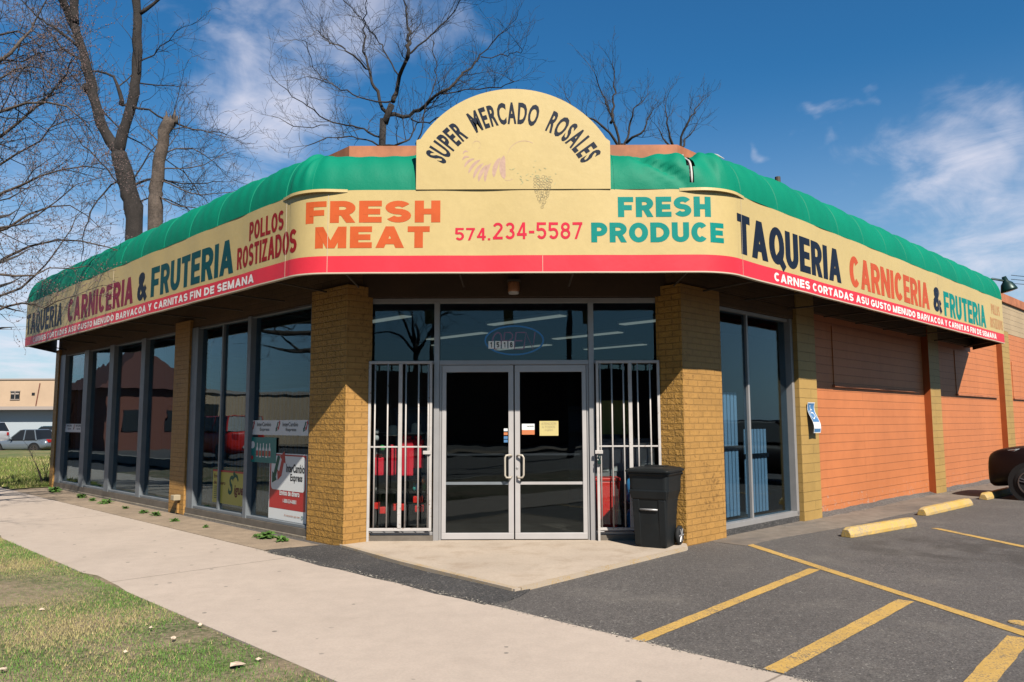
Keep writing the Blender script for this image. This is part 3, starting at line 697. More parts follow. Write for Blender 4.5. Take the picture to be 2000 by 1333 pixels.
for sgn in (-1, 1):
    d = MB(); a, c = sorted((sgn*.008, sgn*.94))
    d.box(a, c, 10.165, 10.215, 2.19, 2.28); d.box(a, c, 10.165, 10.215, .045, .125)
    hx = sorted((sgn*.008, sgn*.075)); d.box(hx[0], hx[1], 10.165, 10.215, .125, 2.19)
    hx = sorted((sgn*.885, sgn*.94)); d.box(hx[0], hx[1], 10.165, 10.215, .125, 2.19)
    dr = part(d, 'door', 'door_white', bevel=.004)
    a, c = sorted((sgn*.075, sgn*.885)); b = MB(); b.box(a, c, 10.188, 10.194, .125, 2.19); b.build('pane', 'door_glass', dr)
    b = MB(); hx = sgn*.035; b.tube([(hx+sgn*.0, 10.165, 1.10), (hx+sgn*.02, 10.12, 1.115), (hx+sgn*.07, 10.10, 1.11), (hx+sgn*.085, 10.10, 1.08), (hx+sgn*.085, 10.10, .86), (hx+sgn*.07, 10.10, .83), (hx+sgn*.02, 10.12, .825), (hx, 10.165, .84)], .013, 8)
    b.build('handle', 'handle_cream', dr, smooth=True)
    b = MB(); b.box(a+.005, c-.005, 10.235, 10.262, 1.105, 1.13); b.build('push_bar', 'aluminium', dr)
    b = MB(); b.box(a, c, 10.18, 10.21, .735, .77); b.build('rail', 'door_white' if sgn > 0 else 'frame_grey', dr)
    if sgn > 0:
        b = MB(); b.lathe([(.016, 0), (.016, .008), (.009, .010)], 14, T=lambda p: Vector((.038+p.x, 10.165-p.z, .95+p.y))); b.build('lock', 'aluminium', dr)

# security gates
def gate(x0, x1, mid, bars, lock_x, sgn):
    g = MB(); Y0, Y1 = 10.07, 10.10
    g.box(x0, x1, Y0, Y1, 2.295, 2.33); g.box(x0, x1, Y0, Y1, .165, .20); g.box(x0, x0+.034, Y0, Y1, .20, 2.295); g.box(x1-.034, x1, Y0, Y1, .20, 2.295); g.box(mid-.024, mid+.024, Y0-.005, Y1, .20, 2.295)
    g.box(x0+.034, x1-.034, Y0+.008, Y1-.008, 1.215, 1.235)
    if sgn < 0: g.box(x0-.0, x0+.03, Y0, Y1, .03, .165)
    else: g.box(x0, x0+.03, Y0, Y1, .03, .165)
    gt = part(g, 'security_gate', 'white_paint', bevel=.003)
    for x in bars: b = MB(); b.tube([(x, 10.085, .2), (x, 10.085, 2.295)], .0105, 8); b.build('bar', 'white_paint', gt, smooth=True)
    b = MB(); b.box(lock_x-.05, lock_x+.05, 10.045, 10.07, 1.13, 1.175); b.build('hasp', 'white_paint', gt, bevel=.004)
    if sgn > 0:
        b = MB(); b.tube([(lock_x, 10.05, 1.12), (lock_x-.018, 10.045, 1.08), (lock_x, 10.04, 1.05), (lock_x+.018, 10.045, 1.08), (lock_x, 10.05, 1.12)], .007, 6); b.box(lock_x-.022, lock_x+.022, 10.03, 10.055, 1.0, 1.05); b.build('padlock', 'toy_green' if 0 else 'lamp_green', gt)
gate(-1.885, -1.06, -1.47, [-1.80, -1.635, -1.40, -1.235, -1.11], -1.12, -1)
gate(1.06, 1.885, 1.50, [1.115, 1.265, 1.415, 1.60, 1.76], 1.085, 1)
print('store ok')


# ================================================================ awning and sign band
HF, AR, A0, AE = 2.1, .569, 8.14, 19.8
def path(s):
    """outer point, outward normal, inner (wall) point of the awning at distance s from the middle of the front"""
    sg = 1 if s >= 0 else -1; a = abs(s)
    if a <= HF: o = Vector((a, 8.69, 0)); n = Vector((0, -1, 0)); i = Vector((a*2.14/2.1, 9.85, 0))
    elif a <= HF+AR:
        th = (a-HF)/.724; o = Vector((HF+.724*sin(th), 8.69+.724*(1-cos(th)), 0)); n = Vector((sin(th), -cos(th), 0)); i = Vector((2.14, 9.84, 0))
    else:
        q = A0+(a-HF-AR); o = W(4.45, q, 0); n = Vector((S, -S, 0))
        qi = q+.32*max(0, 1-(q-A0)/2.)+1.5*max(0, (q-17)/2.8)**1.5; i = W(5.47, max(8.46, qi), 0)
    if sg < 0: o.x, n.x, i.x = -o.x, -n.x, -i.x
    return o, n, i
SE = HF+AR+AE-A0
def on_band(s, z, off=.004):
    o, n, i = path(s); p = o+n*(off+.004*sin(s*3.3)+.003*sin(s*7.1+1)); p.z = z; return p
def sR(a): return HF+AR+a-A0
def sL(a): return -(HF+AR+a-A0)
NS = 1120
ss = [-SE+i*(2*SE)/NS for i in range(NS+1)]
for q in (HF, HF+AR, -HF, -HF-AR):
    ss[min(range(NS+1), key=lambda i: abs(ss[i]-q))] = q
def band(z0, z1, th, name, mat, parent, o0=0., rng_=None):
    b = MB(); s_ = [s for s in ss if rng_ is None or rng_[0] <= s <= rng_[1]]; n = len(s_)
    vs = []
    for s in s_:
        for (z, o) in ((z0, o0), (z1, o0), (z1, o0-th), (z0, o0-th)): vs.append(on_band(s, z, o))
    fs = [(4*i+j, 4*(i+1)+j, 4*(i+1)+(j+1) % 4, 4*i+(j+1) % 4) for i in range(n-1) for j in range(4)]+[(0, 1, 2, 3), (4*n-4, 4*n-3, 4*n-2, 4*n-1)]
    b.add(vs, fs); return b.build(name, mat, parent)
sign = band(3.425, 4.19, .03, 'sign_band', 'sign_yellow', ST)
band(3.235, 3.425, .03, 'red_band', 'sign_red', sign, .0015)
band(3.220, 3.235, .05, 'bottom_trim', 'sign_trim', sign, .006)
for sg in (-1, 1):                                  # lip where the sheet curls off the corner
    b = MB(); vs = []; K = 24
    for k in range(K+1):
        s = sg*(1.9+.95*k/K); q = .004+.042*sin(pi*min(1, (k/K)*1.25) if k/K < .4 else pi/2*(1-(k/K-.4)/.6))
        for (z, o) in ((4.165, q), (4.199, q*.9), (4.199, -.02), (4.165, -.02)): vs.append(on_band(s, z, o))
    b.add(vs, [(4*i+j, 4*(i+1)+j, 4*(i+1)+(j+1) % 4, 4*i+(j+1) % 4) for i in range(K) for j in range(4)]+[(0, 1, 2, 3), (4*K, 4*K+1, 4*K+2, 4*K+3)]); b.build('corner_lip', 'sign_yellow', sign)
for s in (.33, -HF-.02, -HF-AR-.1, HF+AR+.1, -8.7, 9.9):
    zt_ = 4.15 if abs(s) > 1 else 3.42; b = MB(); b.hexa([on_band(s-.0025, 3.235, .0), on_band(s+.0025, 3.235, .0), on_band(s+.0025, 3.235, .0035), on_band(s-.0025, 3.235, .0035), on_band(s-.0025, zt_, .0), on_band(s+.0025, zt_, .0), on_band(s+.0025, zt_, .0035), on_band(s-.0025, zt_, .0035)])
    b.build('seam', 'sign_trim', sign)
# green canvas
TEAR = 1.98
prof = [i/18 for i in range(19)]
def canvas_pt(s, u):
    o, n, i = path(s); th = u*pi/2; a = abs(s)
    bz = .54 if a < HF else (.54+.045*min(1, (a-HF)/2.2))
    pitch = .93 if a > HF+.3 else 1.16
    bil = abs(sin(pi*s/pitch))**.8
    if u < .65: q = u/.65*pi/2; off = .38*(1-cos(q)); dz = bz*sin(q); p = o-n*off
    else: q = pi/2; off = .38; f = (u-.65)/.35; dz = bz+(.06 if a < HF else .0)*f; p = (o-n*off).lerp(i, f)
    z = 4.19+dz; th = q
    out = (.036*bil-.018)*sin(th*.85+.15)*(1 if u < .8 else .3)+.005*sin(s*23+u*5)*sin(pi*u)
    if a < HF+.4: z -= .045*bil*sin(th)**2*(1 if u < .9 else .3)
    if 1.1 < s < 2.1:                              # a long fold running down to the foot of the tear
        fx, fu = 2.0-1.25, .05-.55; tt_ = ((s-1.25)*fx+(u-.55)*fu)/(fx*fx+fu*fu); ds_ = abs((s-1.25)*fu-(u-.55)*fx)/math.hypot(fx, fu)
        if 0 < tt_ < 1: out -= .06*math.exp(-(ds_/.035)**2)*sin(pi*tt_)**.5; out += .035*math.exp(-((ds_-.07)/.04)**2)*sin(pi*tt_)
    if s > 0 and a < 2.9:                          # crumpled cloth round the tear
        d = (s-TEAR); g = math.exp(-(d/.55)**2)
        out += g*.05*sin(9*d+7*u)*sin(pi*u)+g*.03*sin(21*d-9*u)*u
        z += .04*math.exp(-(d/.12)**2)*u-.04*math.exp(-((s-1.6)/.25)**2)*u
    if s < 0 and 2.0 < a < 3.0: out += .018*sin(30*(a-2.2)+6*u)*sin(pi*u)*math.exp(-((a-2.55)/.2)**2)
    p = p+n*out*cos(th*.7); p.z = z+out*.7*sin(th); return p
b = MB(); vs = [canvas_pt(s, u) for s in ss for u in prof]; n = len(prof); fs = []
for i in range(len(ss)-1):
    sm = (ss[i]+ss[i+1])/2
    for j in range(n-1):
        um = (prof[j]+prof[j+1])/2
        if .05 < um < .72 and abs(sm-(2.04+.03*um)) < .045*sin(pi*min(1, max(0, (um-.02)/.74)))**.6: continue
        fs.append((i*n+j, (i+1)*n+j, (i+1)*n+j+1, i*n+j+1))
b.add(vs, fs)
cv = b.build('awning', 'green_canvas', ST, smooth=True)
for sg in (-1, 1):
    b = MB(); e = [canvas_pt(sg*SE, u) for u in prof]; o, n_, i_ = path(sg*SE); lo_ = [Vector((o.x, o.y, 3.24)), Vector((i_.x, i_.y, 3.24))]
    b.add([lo_[0]]+e+[Vector((i_.x, i_.y, e[-1].z)), lo_[1]], [tuple(range(len(e)+3))]); b.build('end_panel', 'awning_frame', cv)
b = MB(); q_ = [(canvas_pt(1.93+.03*u, u)+Vector((0, .10, -.05)), canvas_pt(2.17+.03*u, u)+Vector((0, .10, -.05))) for u in prof]
b.add([p for a_, c_ in q_ for p in (a_, c_)], [(2*i, 2*i+1, 2*i+3, 2*i+2) for i in range(len(prof)-1)]); b.build('tear_blackout', 'rubber_black', cv)  # added black sheet behind the tear: blocks the sun and darkens the opening
b = MB(); b.tube([canvas_pt(2.05+.03*u, u)+Vector((0, .03, -.01)) for u in prof[1:13]], .014, 8); b.build('frame_pole', 'awning_white', cv, smooth=True)
b = MB(); b.tube([canvas_pt(TEAR-.05+.05*k, .60+.05*(k % 2))+Vector((0, -.015, .01)) for k in range(3)], .012, 6); b.build('frayed_edge', 'awning_white', cv); b = MB(); b.tube([canvas_pt(2.62+.05*k, .58-.08*k)+Vector((.01, -.02, .01)) for k in range(3)], [.006, .012, .004], 6); b.build('frayed_edge', 'awning_white', cv)
for k in range(-30, 31):                            # stitched seams over the ribs
    s = k*.93
    if HF+.35 < abs(s) < SE: b = MB(); b.tube([canvas_pt(s, u)+Vector((0, 0, .002)) for u in prof], .007, 4); b.build('rib_seam', 'green_canvas', cv)
for k in (-2, -1, 1): b = MB(); b.tube([canvas_pt(k*1.16+.0, u) for u in prof], .006, 4); b.build('rib_seam', 'green_canvas', cv) if abs(k*1.16) > 1.1 else None
s = -SE+.5
while s < SE:                                       # underside brackets
    o, n_, i_ = path(s); zt = 3.72
    b = MB(); b.tube([Vector((o.x, o.y, 3.27))-n_*.04, Vector((i_.x, i_.y, zt))+n_*.02], .014, 6); b.build('bracket', 'awning_frame', cv)
    b = MB(); b.tube([Vector((o.x, o.y, 3.265))-n_*.04, Vector((i_.x, i_.y, 3.265))+n_*.02], .012, 6); b.build('bracket', 'awning_frame', cv)
    s += 1.32
# lining behind the sign band so the inside of the awning is closed like the real frame
band(3.30, 3.335, .03, 'frame_rail', 'awning_frame', cv, -.06)

# arched board
CZ = 3.945; R_ = 1.39
apts = [(-1.115, 4.192)]+[(-1.115, 4.775)]
cx_, cz_, rr_ = 0, 4.13, 1.255
a0 = math.atan2(4.80-cz_, 1.085)
apts += [(rr_*cos(pi-a0-(pi-2*a0)*k/40), cz_+rr_*sin(pi-a0-(pi-2*a0)*k/40)) for k in range(41)]+[(1.115, 4.755), (1.115, 4.192)]
b = MB(); n = len(apts); b.add([(x, 8.676, z) for x, z in apts]+[(x, 8.715, z) for x, z in apts], [tuple(range(n)), tuple(range(2*n-1, n-1, -1))]+[(i, (i+1) % n, n+(i+1) % n, n+i) for i in range(n)])
arch = part(b, 'arched_sign', 'sign_yellow')
# arched lettering
vs, fs, dim = text_geo('SUPER  MERCADO  ROSALES', .036, 1.2)
RB, HT = .885, .265; span = radians(125)
def archmap(u, v):
    ang = pi/2+span/2-span*u; r = RB+HT*v; return Vector((r*cos(ang)*1.0, 8.6745, 4.075+r*sin(ang)))
text_obj('lettering', 'SUPER  MERCADO  ROSALES', archmap, 'paint_navy', arch, .036, cuts=[i/60 for i in range(1, 60)], sp=1.2)

def wall_text(txt, side, a0, a1, z0, z1, mat, t=.21, tx=.25, gap=.07, space=.34, wob=0.):
    f = sR if side == 'R' else (sL if side == 'L' else (lambda x: x))
    s0, s1 = f(a0), f(a1)
    return block_text('lettering', txt, lambda u, v, k: on_band(s0+(s1-s0)*u, z0+(z1-z0)*v, (.0022 if z0 > 3.42 else .0036)+.0003*k), mat, sign, t, tx, gap, space)
wall_text('TAQUERIA', 'L', 19.72, 17.1, 3.48, 3.93, 'paint_navy'); wall_text('CARNICERIA', 'L', 16.72, 13.2, 3.48, 3.93, 'paint_crimson')
wall_text('&', 'L', 13.02, 12.62, 3.48, 3.93, 'paint_navy', .2); wall_text('FRUTERIA', 'L', 12.42, 9.60, 3.48, 3.94, 'paint_teal_dark')
wall_text('POLLOS', 'L', 9.17, 8.30, 3.82, 4.06, 'paint_brick_red', .19); wall_text('ROSTIZADOS', 'L', 9.50, 8.0, 3.50, 3.78, 'paint_brick_red', .19)
wt = 'CARNES CORTADAS ASU GUSTO MENUDO BARVACOA Y CARNITAS FIN DE SEMANA'
wall_text(wt, 'L', 19.15, 9.0, 3.272, 3.382, 'paint_text_white', .24, .21, .12, .45); wall_text(wt, 'R', 9.02, 19.15, 3.272, 3.382, 'paint_text_white', .24, .21, .12, .45)
wall_text('TAQUERIA', 'R', 8.13, 11.07, 3.49, 3.965, 'paint_navy', .2, .27); wall_text('CARNICERIA', 'R', 11.38, 14.88, 3.49, 3.955, 'paint_orange_red', .2)
wall_text('&', 'R', 15.08, 15.50, 3.49, 3.94, 'paint_navy', .2); wall_text('FRUTERIA', 'R', 15.68, 18.45, 3.46, 3.92, 'paint_teal')
wall_text('POLLOS', 'R', 18.87, 19.55, 3.80, 4.02, 'paint_faded_orange', .15); wall_text('ROSTIZADOS', 'R', 18.75, 19.74, 3.50, 3.72, 'paint_faded_orange', .13)
wall_text('FRESH', 'F', -2.40, -.835, 3.81, 4.065, 'paint_fresh_orange', .26, .25, .10); wall_text('MEAT', 'F', -2.27, -.955, 3.515, 3.765, 'paint_fresh_orange', .26, .24, .10)
wall_text('574.', 'F', -.665, -.265, 3.60, 3.745, 'paint_phone_red', .17, .17, .14); wall_text('234-5587', 'F', -.235, .785, 3.61, 3.805, 'paint_phone_red', .16, .15, .14)
wall_text('FRESH', 'F', 1.195, 2.26, 3.865, 4.10, 'paint_teal', .25, .25, .10); wall_text('PRODUCE', 'F', .885, 2.42, 3.57, 3.80, 'paint_teal', .25, .24, .09)

# faded painting of a horn of plenty with a bunch of grapes
PX = lambda x, y, d=0: Vector(((x-1002.5)*.005827, 8.6750-d, 4.18+(371-y)*.00603))
hp = MB()
for i, (x0, y0, x1, y1, wd) in enumerate(((903, 300, 914, 296, 1.6), (902, 312, 916, 306, 2.0), (906, 326, 926, 309, 2.4), (914, 338, 938, 311, 2.8), (924, 348, 944, 318, 3.0), (934, 354, 952, 321, 3.6), (947, 355, 958, 318, 3.2), (964, 346, 977, 307, 4.4), (985, 350, 984, 303, 6.0))):
    A_, B_ = [], []
    for q in range(9):
        v = q/8; bow = 4*v*(1-v)*-3.5; ww = wd*(4*v*(1-v))**.5+.15; x, y = x0+(x1-x0)*v, y0+(y1-y0)*v; d_ = math.hypot(x1-x0, y1-y0); nx_, ny_ = -(y1-y0)/d_, (x1-x0)/d_
        if nx_ > 0: nx_, ny_ = nx_, ny_
        A_.append(PX(x+nx_*(bow-ww), y+ny_*(bow-ww))); B_.append(PX(x+nx_*(bow+ww), y+ny_*(bow+ww)))
    hp.add(A_+B_, [(j, j+1, 9+j+1, 9+j) for j in range(8)])
hp.build('painted_horn', 'faded_mauve', arch, recalc=False)
hp = MB()
for (c_, r_, q0, q1, wd) in (((1024, 308), 34, 60, 190, 1.1), ((930, 282), 8, -60, 200, .8), ((990, 330), 22, -100, -60, .7), ((985, 290), 60, 150, 185, .6)):
    pp = [(c_[0]+r_*cos(radians(q)), c_[1]-r_*sin(radians(q))) for q in range(q0, q1+1, 10)]
    for i in range(len(pp)-1): a_, c2 = pp[i], pp[i+1]; hp.add([PX(a_[0], a_[1]), PX(c2[0], c2[1]), PX(c2[0], c2[1]+wd), PX(a_[0], a_[1]+wd)], [(0, 1, 2, 3)])
hp.build('painted_fruit', 'faded_mauve', arch, recalc=False)
gp = MB()
def ring(b, cx, cz, r, wd, y, n=12):
    b.add([(cx+(r+d)*cos(2*pi*i/n), y, cz+(r+d)*sin(2*pi*i/n)) for d in (0, wd) for i in range(n)], [(i, (i+1) % n, n+(i+1) % n, n+i) for i in range(n)])
rr = random.Random(4); k = 0
for (zc, hw) in ((4.33, .10), (4.295, .115), (4.26, .115), (4.225, .105), (4.19, .10), (4.155, .085), (4.12, .07), (4.085, .058), (4.05, .045), (4.02, .03), (3.99, .015)):
    nn_ = max(1, int(hw/.017))
    for q in range(nn_):
        x = .335+(-hw+2*hw*(q+.5)/nn_)+rr.uniform(-.01, .01); zz_ = zc+rr.uniform(-.01, .01)
        y = 8.6748-.0001*k if zz_ > 4.19 else on_band(x, 4, .003).y-.0001*k; k += 1
        ring(gp, x, zz_, rr.uniform(.011, .018), .0030, y)
gp.build('painted_grapes', 'faded_ink', arch, recalc=False)
gp = MB()
for i in range(26):
    x, z = rr.gauss(.22, .14), rr.gauss(4.36, .08)
    if 4.19 < z < 4.6:
        a = rr.uniform(0, pi); L_ = rr.uniform(.01, .03); d = Vector((cos(a)*L_, 0, sin(a)*L_)); q = Vector((-sin(a), 0, cos(a)))*.0035; c = Vector((x, 8.6745-.0001*i, z))
        gp.add([c-d, c+q, c+d, c-q], [(0, 1, 2, 3)])
gp.build('painted_leaves', 'faded_green', arch, recalc=False)

# ================================================================ things on and in the store
def thing(name, loc, label, cat, group=None): return empty(name, loc, label, cat, group)
def tagm(o, label, cat, group=None): return tag(o, label, cat, group)
# number tiles
nb = thing('house_number', (-.16, 10.19, 2.5), 'white address tiles reading 1518 on the glass above the doors', 'number')
for i, ch in enumerate('1518'):
    x = -.335+.088*i
    b = MB(); b.box(x, x+.072, 10.192, 10.199, 2.50, 2.60); tl = b.build('tile', 'tile_white', nb)
    block_text('digit', ch, lambda u, v, k, x=x: Vector((x+(.026 if ch == '1' else .018)+(.02 if ch == '1' else .036)*u, 10.191-.0003*k, 2.515+.07*v)), 'ink', tl, .2)
ns = thing('neon_sign', (0, 10.24, 2.43), 'dimly glowing oval OPEN neon sign behind the transom glass', 'neon sign')
b = MB(); b.tube([(.005+.385*cos(2*pi*i/40), 10.25, 2.615+.19*sin(2*pi*i/40)) for i in range(41)], .011, 6); b.build('oval_tube', 'neon_blue', ns, smooth=True)
for i, (ch, x) in enumerate((('O', -.30), ('P', -.15), ('E', 0.), ('N', .13))):
    x0 = x; T_ = lambda u, v, x0=x0: Vector((x0+.12*u+.03*v, 10.25, 2.50+.22*v))
    paths = {'O': [[(.5+.5*cos(q*pi/8), .5+.5*sin(q*pi/8)) for q in range(17)]], 'P': [[(0, 0), (0, 1), (.6, 1), (.9, .85), (.9, .65), (.6, .5), (0, .5)]], 'E': [[(1, 1), (0, 1), (0, 0), (1, 0)], [(0, .5), (.8, .5)]], 'N': [[(0, 0), (0, 1), (1, 0), (1, 1)]]}[ch]
    b = MB()
    for p in paths: b.tube([T_(*q) for q in p], .010, 6)
    b.build('letter_tube', 'neon_red', ns)
# lamp over the door
lm = thing('wall_lamp', (0, 10.05, 3.3), 'small amber jar lamp mounted over the front doors', 'lamp')
b = MB(); b.box(-.05, .05, 9.99, 10.058, 3.37, 3.41); b.box(-.085, .085, 9.89, 10.04, 3.345, 3.372); b.build('bracket', 'awning_frame', lm)
b = MB(); b.lathe([(.07, 0), (.075, .02), (.078, .12), (.07, .135)], 16, T=lambda p: p+Vector((0, 9.96, 3.212))); b.build('shade', 'lamp_amber', lm, smooth=True)
b = MB(); b.lathe([(.066, 0), (.072, .035)], 16, T=lambda p: p+Vector((0, 9.96, 3.188))); b.build('rim', 'lamp_white', lm)
# floodlight at the far end of the right wall
fl = thing('floodlight', W(5.45, 22.4, 4.85), 'green dish floodlight on a bracket at the far end of the right wall', 'lamp')
c0 = at(1938, 545, 17.2); c1 = at(1962, 549, 17.2)
b = MB(); b.tube([c0+Vector((.0, .5, -.1)), c0, c1], .025, 8); b.build('arm', 'lamp_green', fl)
ax = (at(1966, 575, 15.0)-c1); ax = (c1-(c1+Vector((.08, -.16, -.20)))).normalized(); ax = Vector((-.25, .1, .96)).normalized()
q_ = ax.to_track_quat('Z', 'Y')
b = MB(); b.lathe([(.17, -.24), (.165, -.20), (.12, -.07), (.06, -.01), (.045, .10)], 18, T=lambda p: c1+q_@p+Vector((.02, 0, 0))); b.build('shade', 'lamp_green', fl, smooth=True)
b = MB(); b.lathe([(.10, -.25), (.09, -.20)], 14, T=lambda p: c1+q_@p+Vector((.02, 0, 0))); b.build('bulb', 'lamp_white', fl)
b = MB(); p_ = at(1519, 352, 12.5); b.tube([p_+Vector((0, 0, -.35)), p_+Vector((0, 0, .05))], .045, 10); tagm(b.build('roof_vent', 'awning_frame'), 'short dark vent pipe standing on the roof behind the awning', 'vent pipe')
# outlet box
ob = thing('outlet_box', W(13.5, 5.42, .26), 'small tan outlet box low on the mustard pillar between the left windows', 'outlet box')
b = MB(); b.wbox(13.44, 13.58, 5.33, 5.448, .235, .325); b.build('cover', 'meter', ob, bevel=.008)
b = MB(); b.wbox(13.50, 13.54, 5.42, 5.448, .02, .235); b.build('conduit', 'mustard_brick', ob)
# accessibility sign, curling off the pilaster
ac = thing('parking_sign', W(5.42, 12.07, 1.6), 'curled blue and white accessible parking sign on the mustard pilaster', 'sign')
def acp(u, v, o=0):
    bend = .035+.05*sin(v*pi*.95)*0+.055*(1-v)**1.5+.03*sin(v*6); return W(5.45-bend-o-.02*abs(u-.5), 11.95+.25*u+.02*(1-v), 1.35+.48*v)
def acgrid(u0, u1, v0, v1, o, name, mat, par):
    b = MB(); n = 12; vs = [acp(u, v0+(v1-v0)*i/n, o) for i in range(n+1) for u in (u0, (u0+u1)/2, u1)]+[acp(u, v0+(v1-v0)*i/n, o-.002) for i in range(n+1) for u in (u0, (u0+u1)/2, u1)]
    m_ = 3*(n+1); fs = [(3*i+j, 3*i+j+1, 3*i+j+4, 3*i+j+3) for i in range(n) for j in range(2)]+[(m_+3*i+j, m_+3*i+j+1, m_+3*i+j+4, m_+3*i+j+3) for i in range(n) for j in range(2)]
    return b.add(vs, fs).build(name, mat, par, recalc=False)
acgrid(0, 1, 0, 1, 0, 'plate', 'sign_white', ac); acgrid(.06, .94, .36, .97, .002, 'blue_field', 'sign_blue', ac); acgrid(.06, .94, .03, .14, .002, 'blue_stripe', 'sign_blue', ac)
b = MB()
def rib(pts, wd, o): 
    for i in range(len(pts)-1):
        (u0, v0), (u1, v1) = pts[i], pts[i+1]; d = math.hypot(u1-u0, v1-v0) or 1; nu, nv = -(v1-v0)/d*wd*.5*1.6, (u1-u0)/d*wd*.5
        b.add([acp(u0-nu, v0-nv, o), acp(u1-nu, v1-nv, o), acp(u1+nu, v1+nv, o), acp(u0+nu, v0+nv, o)], [(0, 1, 2, 3)])
rib([(.40, .90), (.40, .86)], .07, .0045); rib([(.41, .84), (.43, .66), (.66, .66), (.78, .50)], .035, .005); rib([(.43, .76), (.62, .76)], .03, .0055)
rib([(.40+.24*cos(radians(q)), .60+.135*sin(radians(q))) for q in range(110, 350, 20)], .03, .006)
b.build('wheelchair_symbol', 'sign_white', ac, recalc=False)
def card_on(side, u0, u1, z0, z1, d, mat, name, parent=None, th=.002):
    b = MB()
    if side == 'L': b.wbox(min(u0, u1), max(u0, u1), d, d+th, z0, z1)
    elif side == 'F': b.box(min(u0, u1), max(u0, u1), d, d+th, z0, z1)
    return b.build(name, mat, parent)
def txtL(txt, a0, a1, z0, z1, d, mat, parent, off=.03, shear=0.): return text_obj('lettering', txt, lambda u, v: W(a0+(a1-a0)*u, d, z0+(z1-z0)*v), mat, parent, off, shear=shear)
def arrows(a, z, sc, d, parent):
    for (mt_, pts) in (('ink_green', [(.0, .0), (.38, .12), (.30, .22), (.62, .95), (.42, 1.0), (.12, .36), (.0, .42)]), ('poster_red', [(.45, .1), (.75, .28), (.92, .75), (1.05, .72), (.95, 1.15), (.6, .95), (.74, .86), (.55, .42), (.40, .5)])):
        b = MB(); n = len(pts); b.add([W(a-x*sc, d, z+y*sc*1.1) for x, y in pts], [tuple(range(n))]); b.build('arrow_logo', mt_, parent, recalc=False)
DG = 5.560
# white strip of repeated logos
def logo_strip(a0, a1, z0, z1, n, label):
    o = thing('logo_strip', W((a0+a1)/2, DG, z0), label, 'window decal'); card_on('L', a1, a0, z0, z1, DG, 'posterboard_white', 'film', o)
    stp = (a0-a1)/n
    for i in range(int(math.ceil(n))):
        a = a0-.02-i*stp; arrows(a, z0+.05, (z1-z0)*.6, DG-.001, o)
        if a-.62*stp < a1: txtL('In', a-.30*stp, a-.36*stp, z0+.14, z0+.20, DG-.001, 'ink', o); continue
        txtL('InterCambio', a-.26*stp, a-.82*stp, z0+.125, z0+.185, DG-.001, 'ink', o, .02); txtL('Express', a-.38*stp, a-.76*stp, z0+.045, z0+.105, DG-.001, 'ink', o, .02)
    return o
logo_strip(11.12, 9.42, 1.36, 1.575, 2.2, 'white strip of repeated money transfer logos across the big window by the corner')
logo_strip(20.55, 19.2, 1.33, 1.52, 2.0, 'white strip of repeated money transfer logos on the farthest window pane')
pt = thing('poster', W(9.9, DG, .16), 'tall red and white money transfer poster low in the window beside the corner pillar', 'poster')
card_on('L', 10.47, 9.42, .175, 1.105, DG-.003, 'posterboard_white', 'sheet', pt); card_on('L', 10.45, 9.44, .33, 1.09, DG-.0045, 'poster_red', 'red_panel', pt)
b = MB(); cpts = []
for (cxx, czz, q0) in ((9.53, 1.0, 0), (10.34, 1.0, 90), (10.34, .66, 180), (9.53, .66, 270)):
    for q in range(0, 91, 15): an = radians(q0+q); cpts.append((cxx-0+(.07*cos(an))*(-1), czz+.07*sin(an)))
cpts = []
for (ca, cz0, sx, sz) in ((9.53, 1.0, -1, 1), (10.34, 1.0, 1, 1), (10.34, .66, 1, -1), (9.53, .66, -1, -1)):
    qs = range(0, 91, 15) if sx*sz < 0 else range(90, -1, -15)
    for q in qs: cpts.append((ca+sx*.07*cos(radians(q)), cz0+sz*.07*sin(radians(q))))
b.add([W(a, DG-.0065, z) for a, z in cpts], [tuple(range(len(cpts)))]); b.build('white_panel', 'posterboard_white', pt, recalc=False)
arrows(10.38, .68, .36, DG-.008, pt)
txtL('InterCambio', 9.98, 9.48, .845, .965, DG-.008, 'ink', pt, .03); txtL('Express', 9.86, 9.53, .70, .83, DG-.008, 'ink', pt, .03)
txtL('Envios de dinero', 10.15, 9.60, .52, .60, DG-.008, 'posterboard_white', pt, .03); txtL('1-800-534-8881', 10.05, 9.68, .42, .475, DG-.008, 'posterboard_white', pt, .02)
txtL('Si necesitas que sea', 10.0, 9.58, .235, .265, DG-.008, 'sticker_orange', pt, .01); b = MB(); ring(b, 0, 0, .018, .008, 0, 12); b.v = [tuple(W(9.52-x, DG-.008, .25+z)) for x, y, z in b.v]; b.build('emblem', 'poster_teal', pt, recalc=False)
pt = thing('poster', W(10.7, DG, .95), 'teal poster with five little bottles above the tall red poster', 'poster')
card_on('L', 11.13, 10.28, .955, 1.325, DG-.010, 'poster_teal', 'sheet', pt)
for i in range(5):
    a = 10.85-.095*i; b = MB(); bp_ = [(-.03, 0), (.03, 0), (.033, .11), (.012, .15), (.012, .20), (-.012, .20), (-.012, .15), (-.033, .11)]
    b.add([W(a-x, DG-.0115, 1.04+z-.01*(i % 2)) for x, z in bp_], [tuple(range(8))]); bt = b.build('bottle', 'posterboard_white', pt, recalc=False)
    b = MB(); b.add([W(a-x, DG-.0125, 1.05+z) for x, z in ((-.028, 0), (.028, 0), (.028, .08), (-.028, .08))], [(0, 1, 2, 3)]); b.build('bottle_label', ('poster_red', 'sticker_orange')[i % 2], pt, recalc=False)
for (a, z, r, mt_) in ((11.0, 1.21, .07, 'posterboard_white'), (11.0, 1.02, .035, 'poster_red')):
    b = MB(); b.add([W(a+r*cos(q*pi/8), DG-.0115, z+r*.8*sin(q*pi/8)) for q in range(16)], [tuple(range(16))]); b.build('badge', mt_, pt, recalc=False)
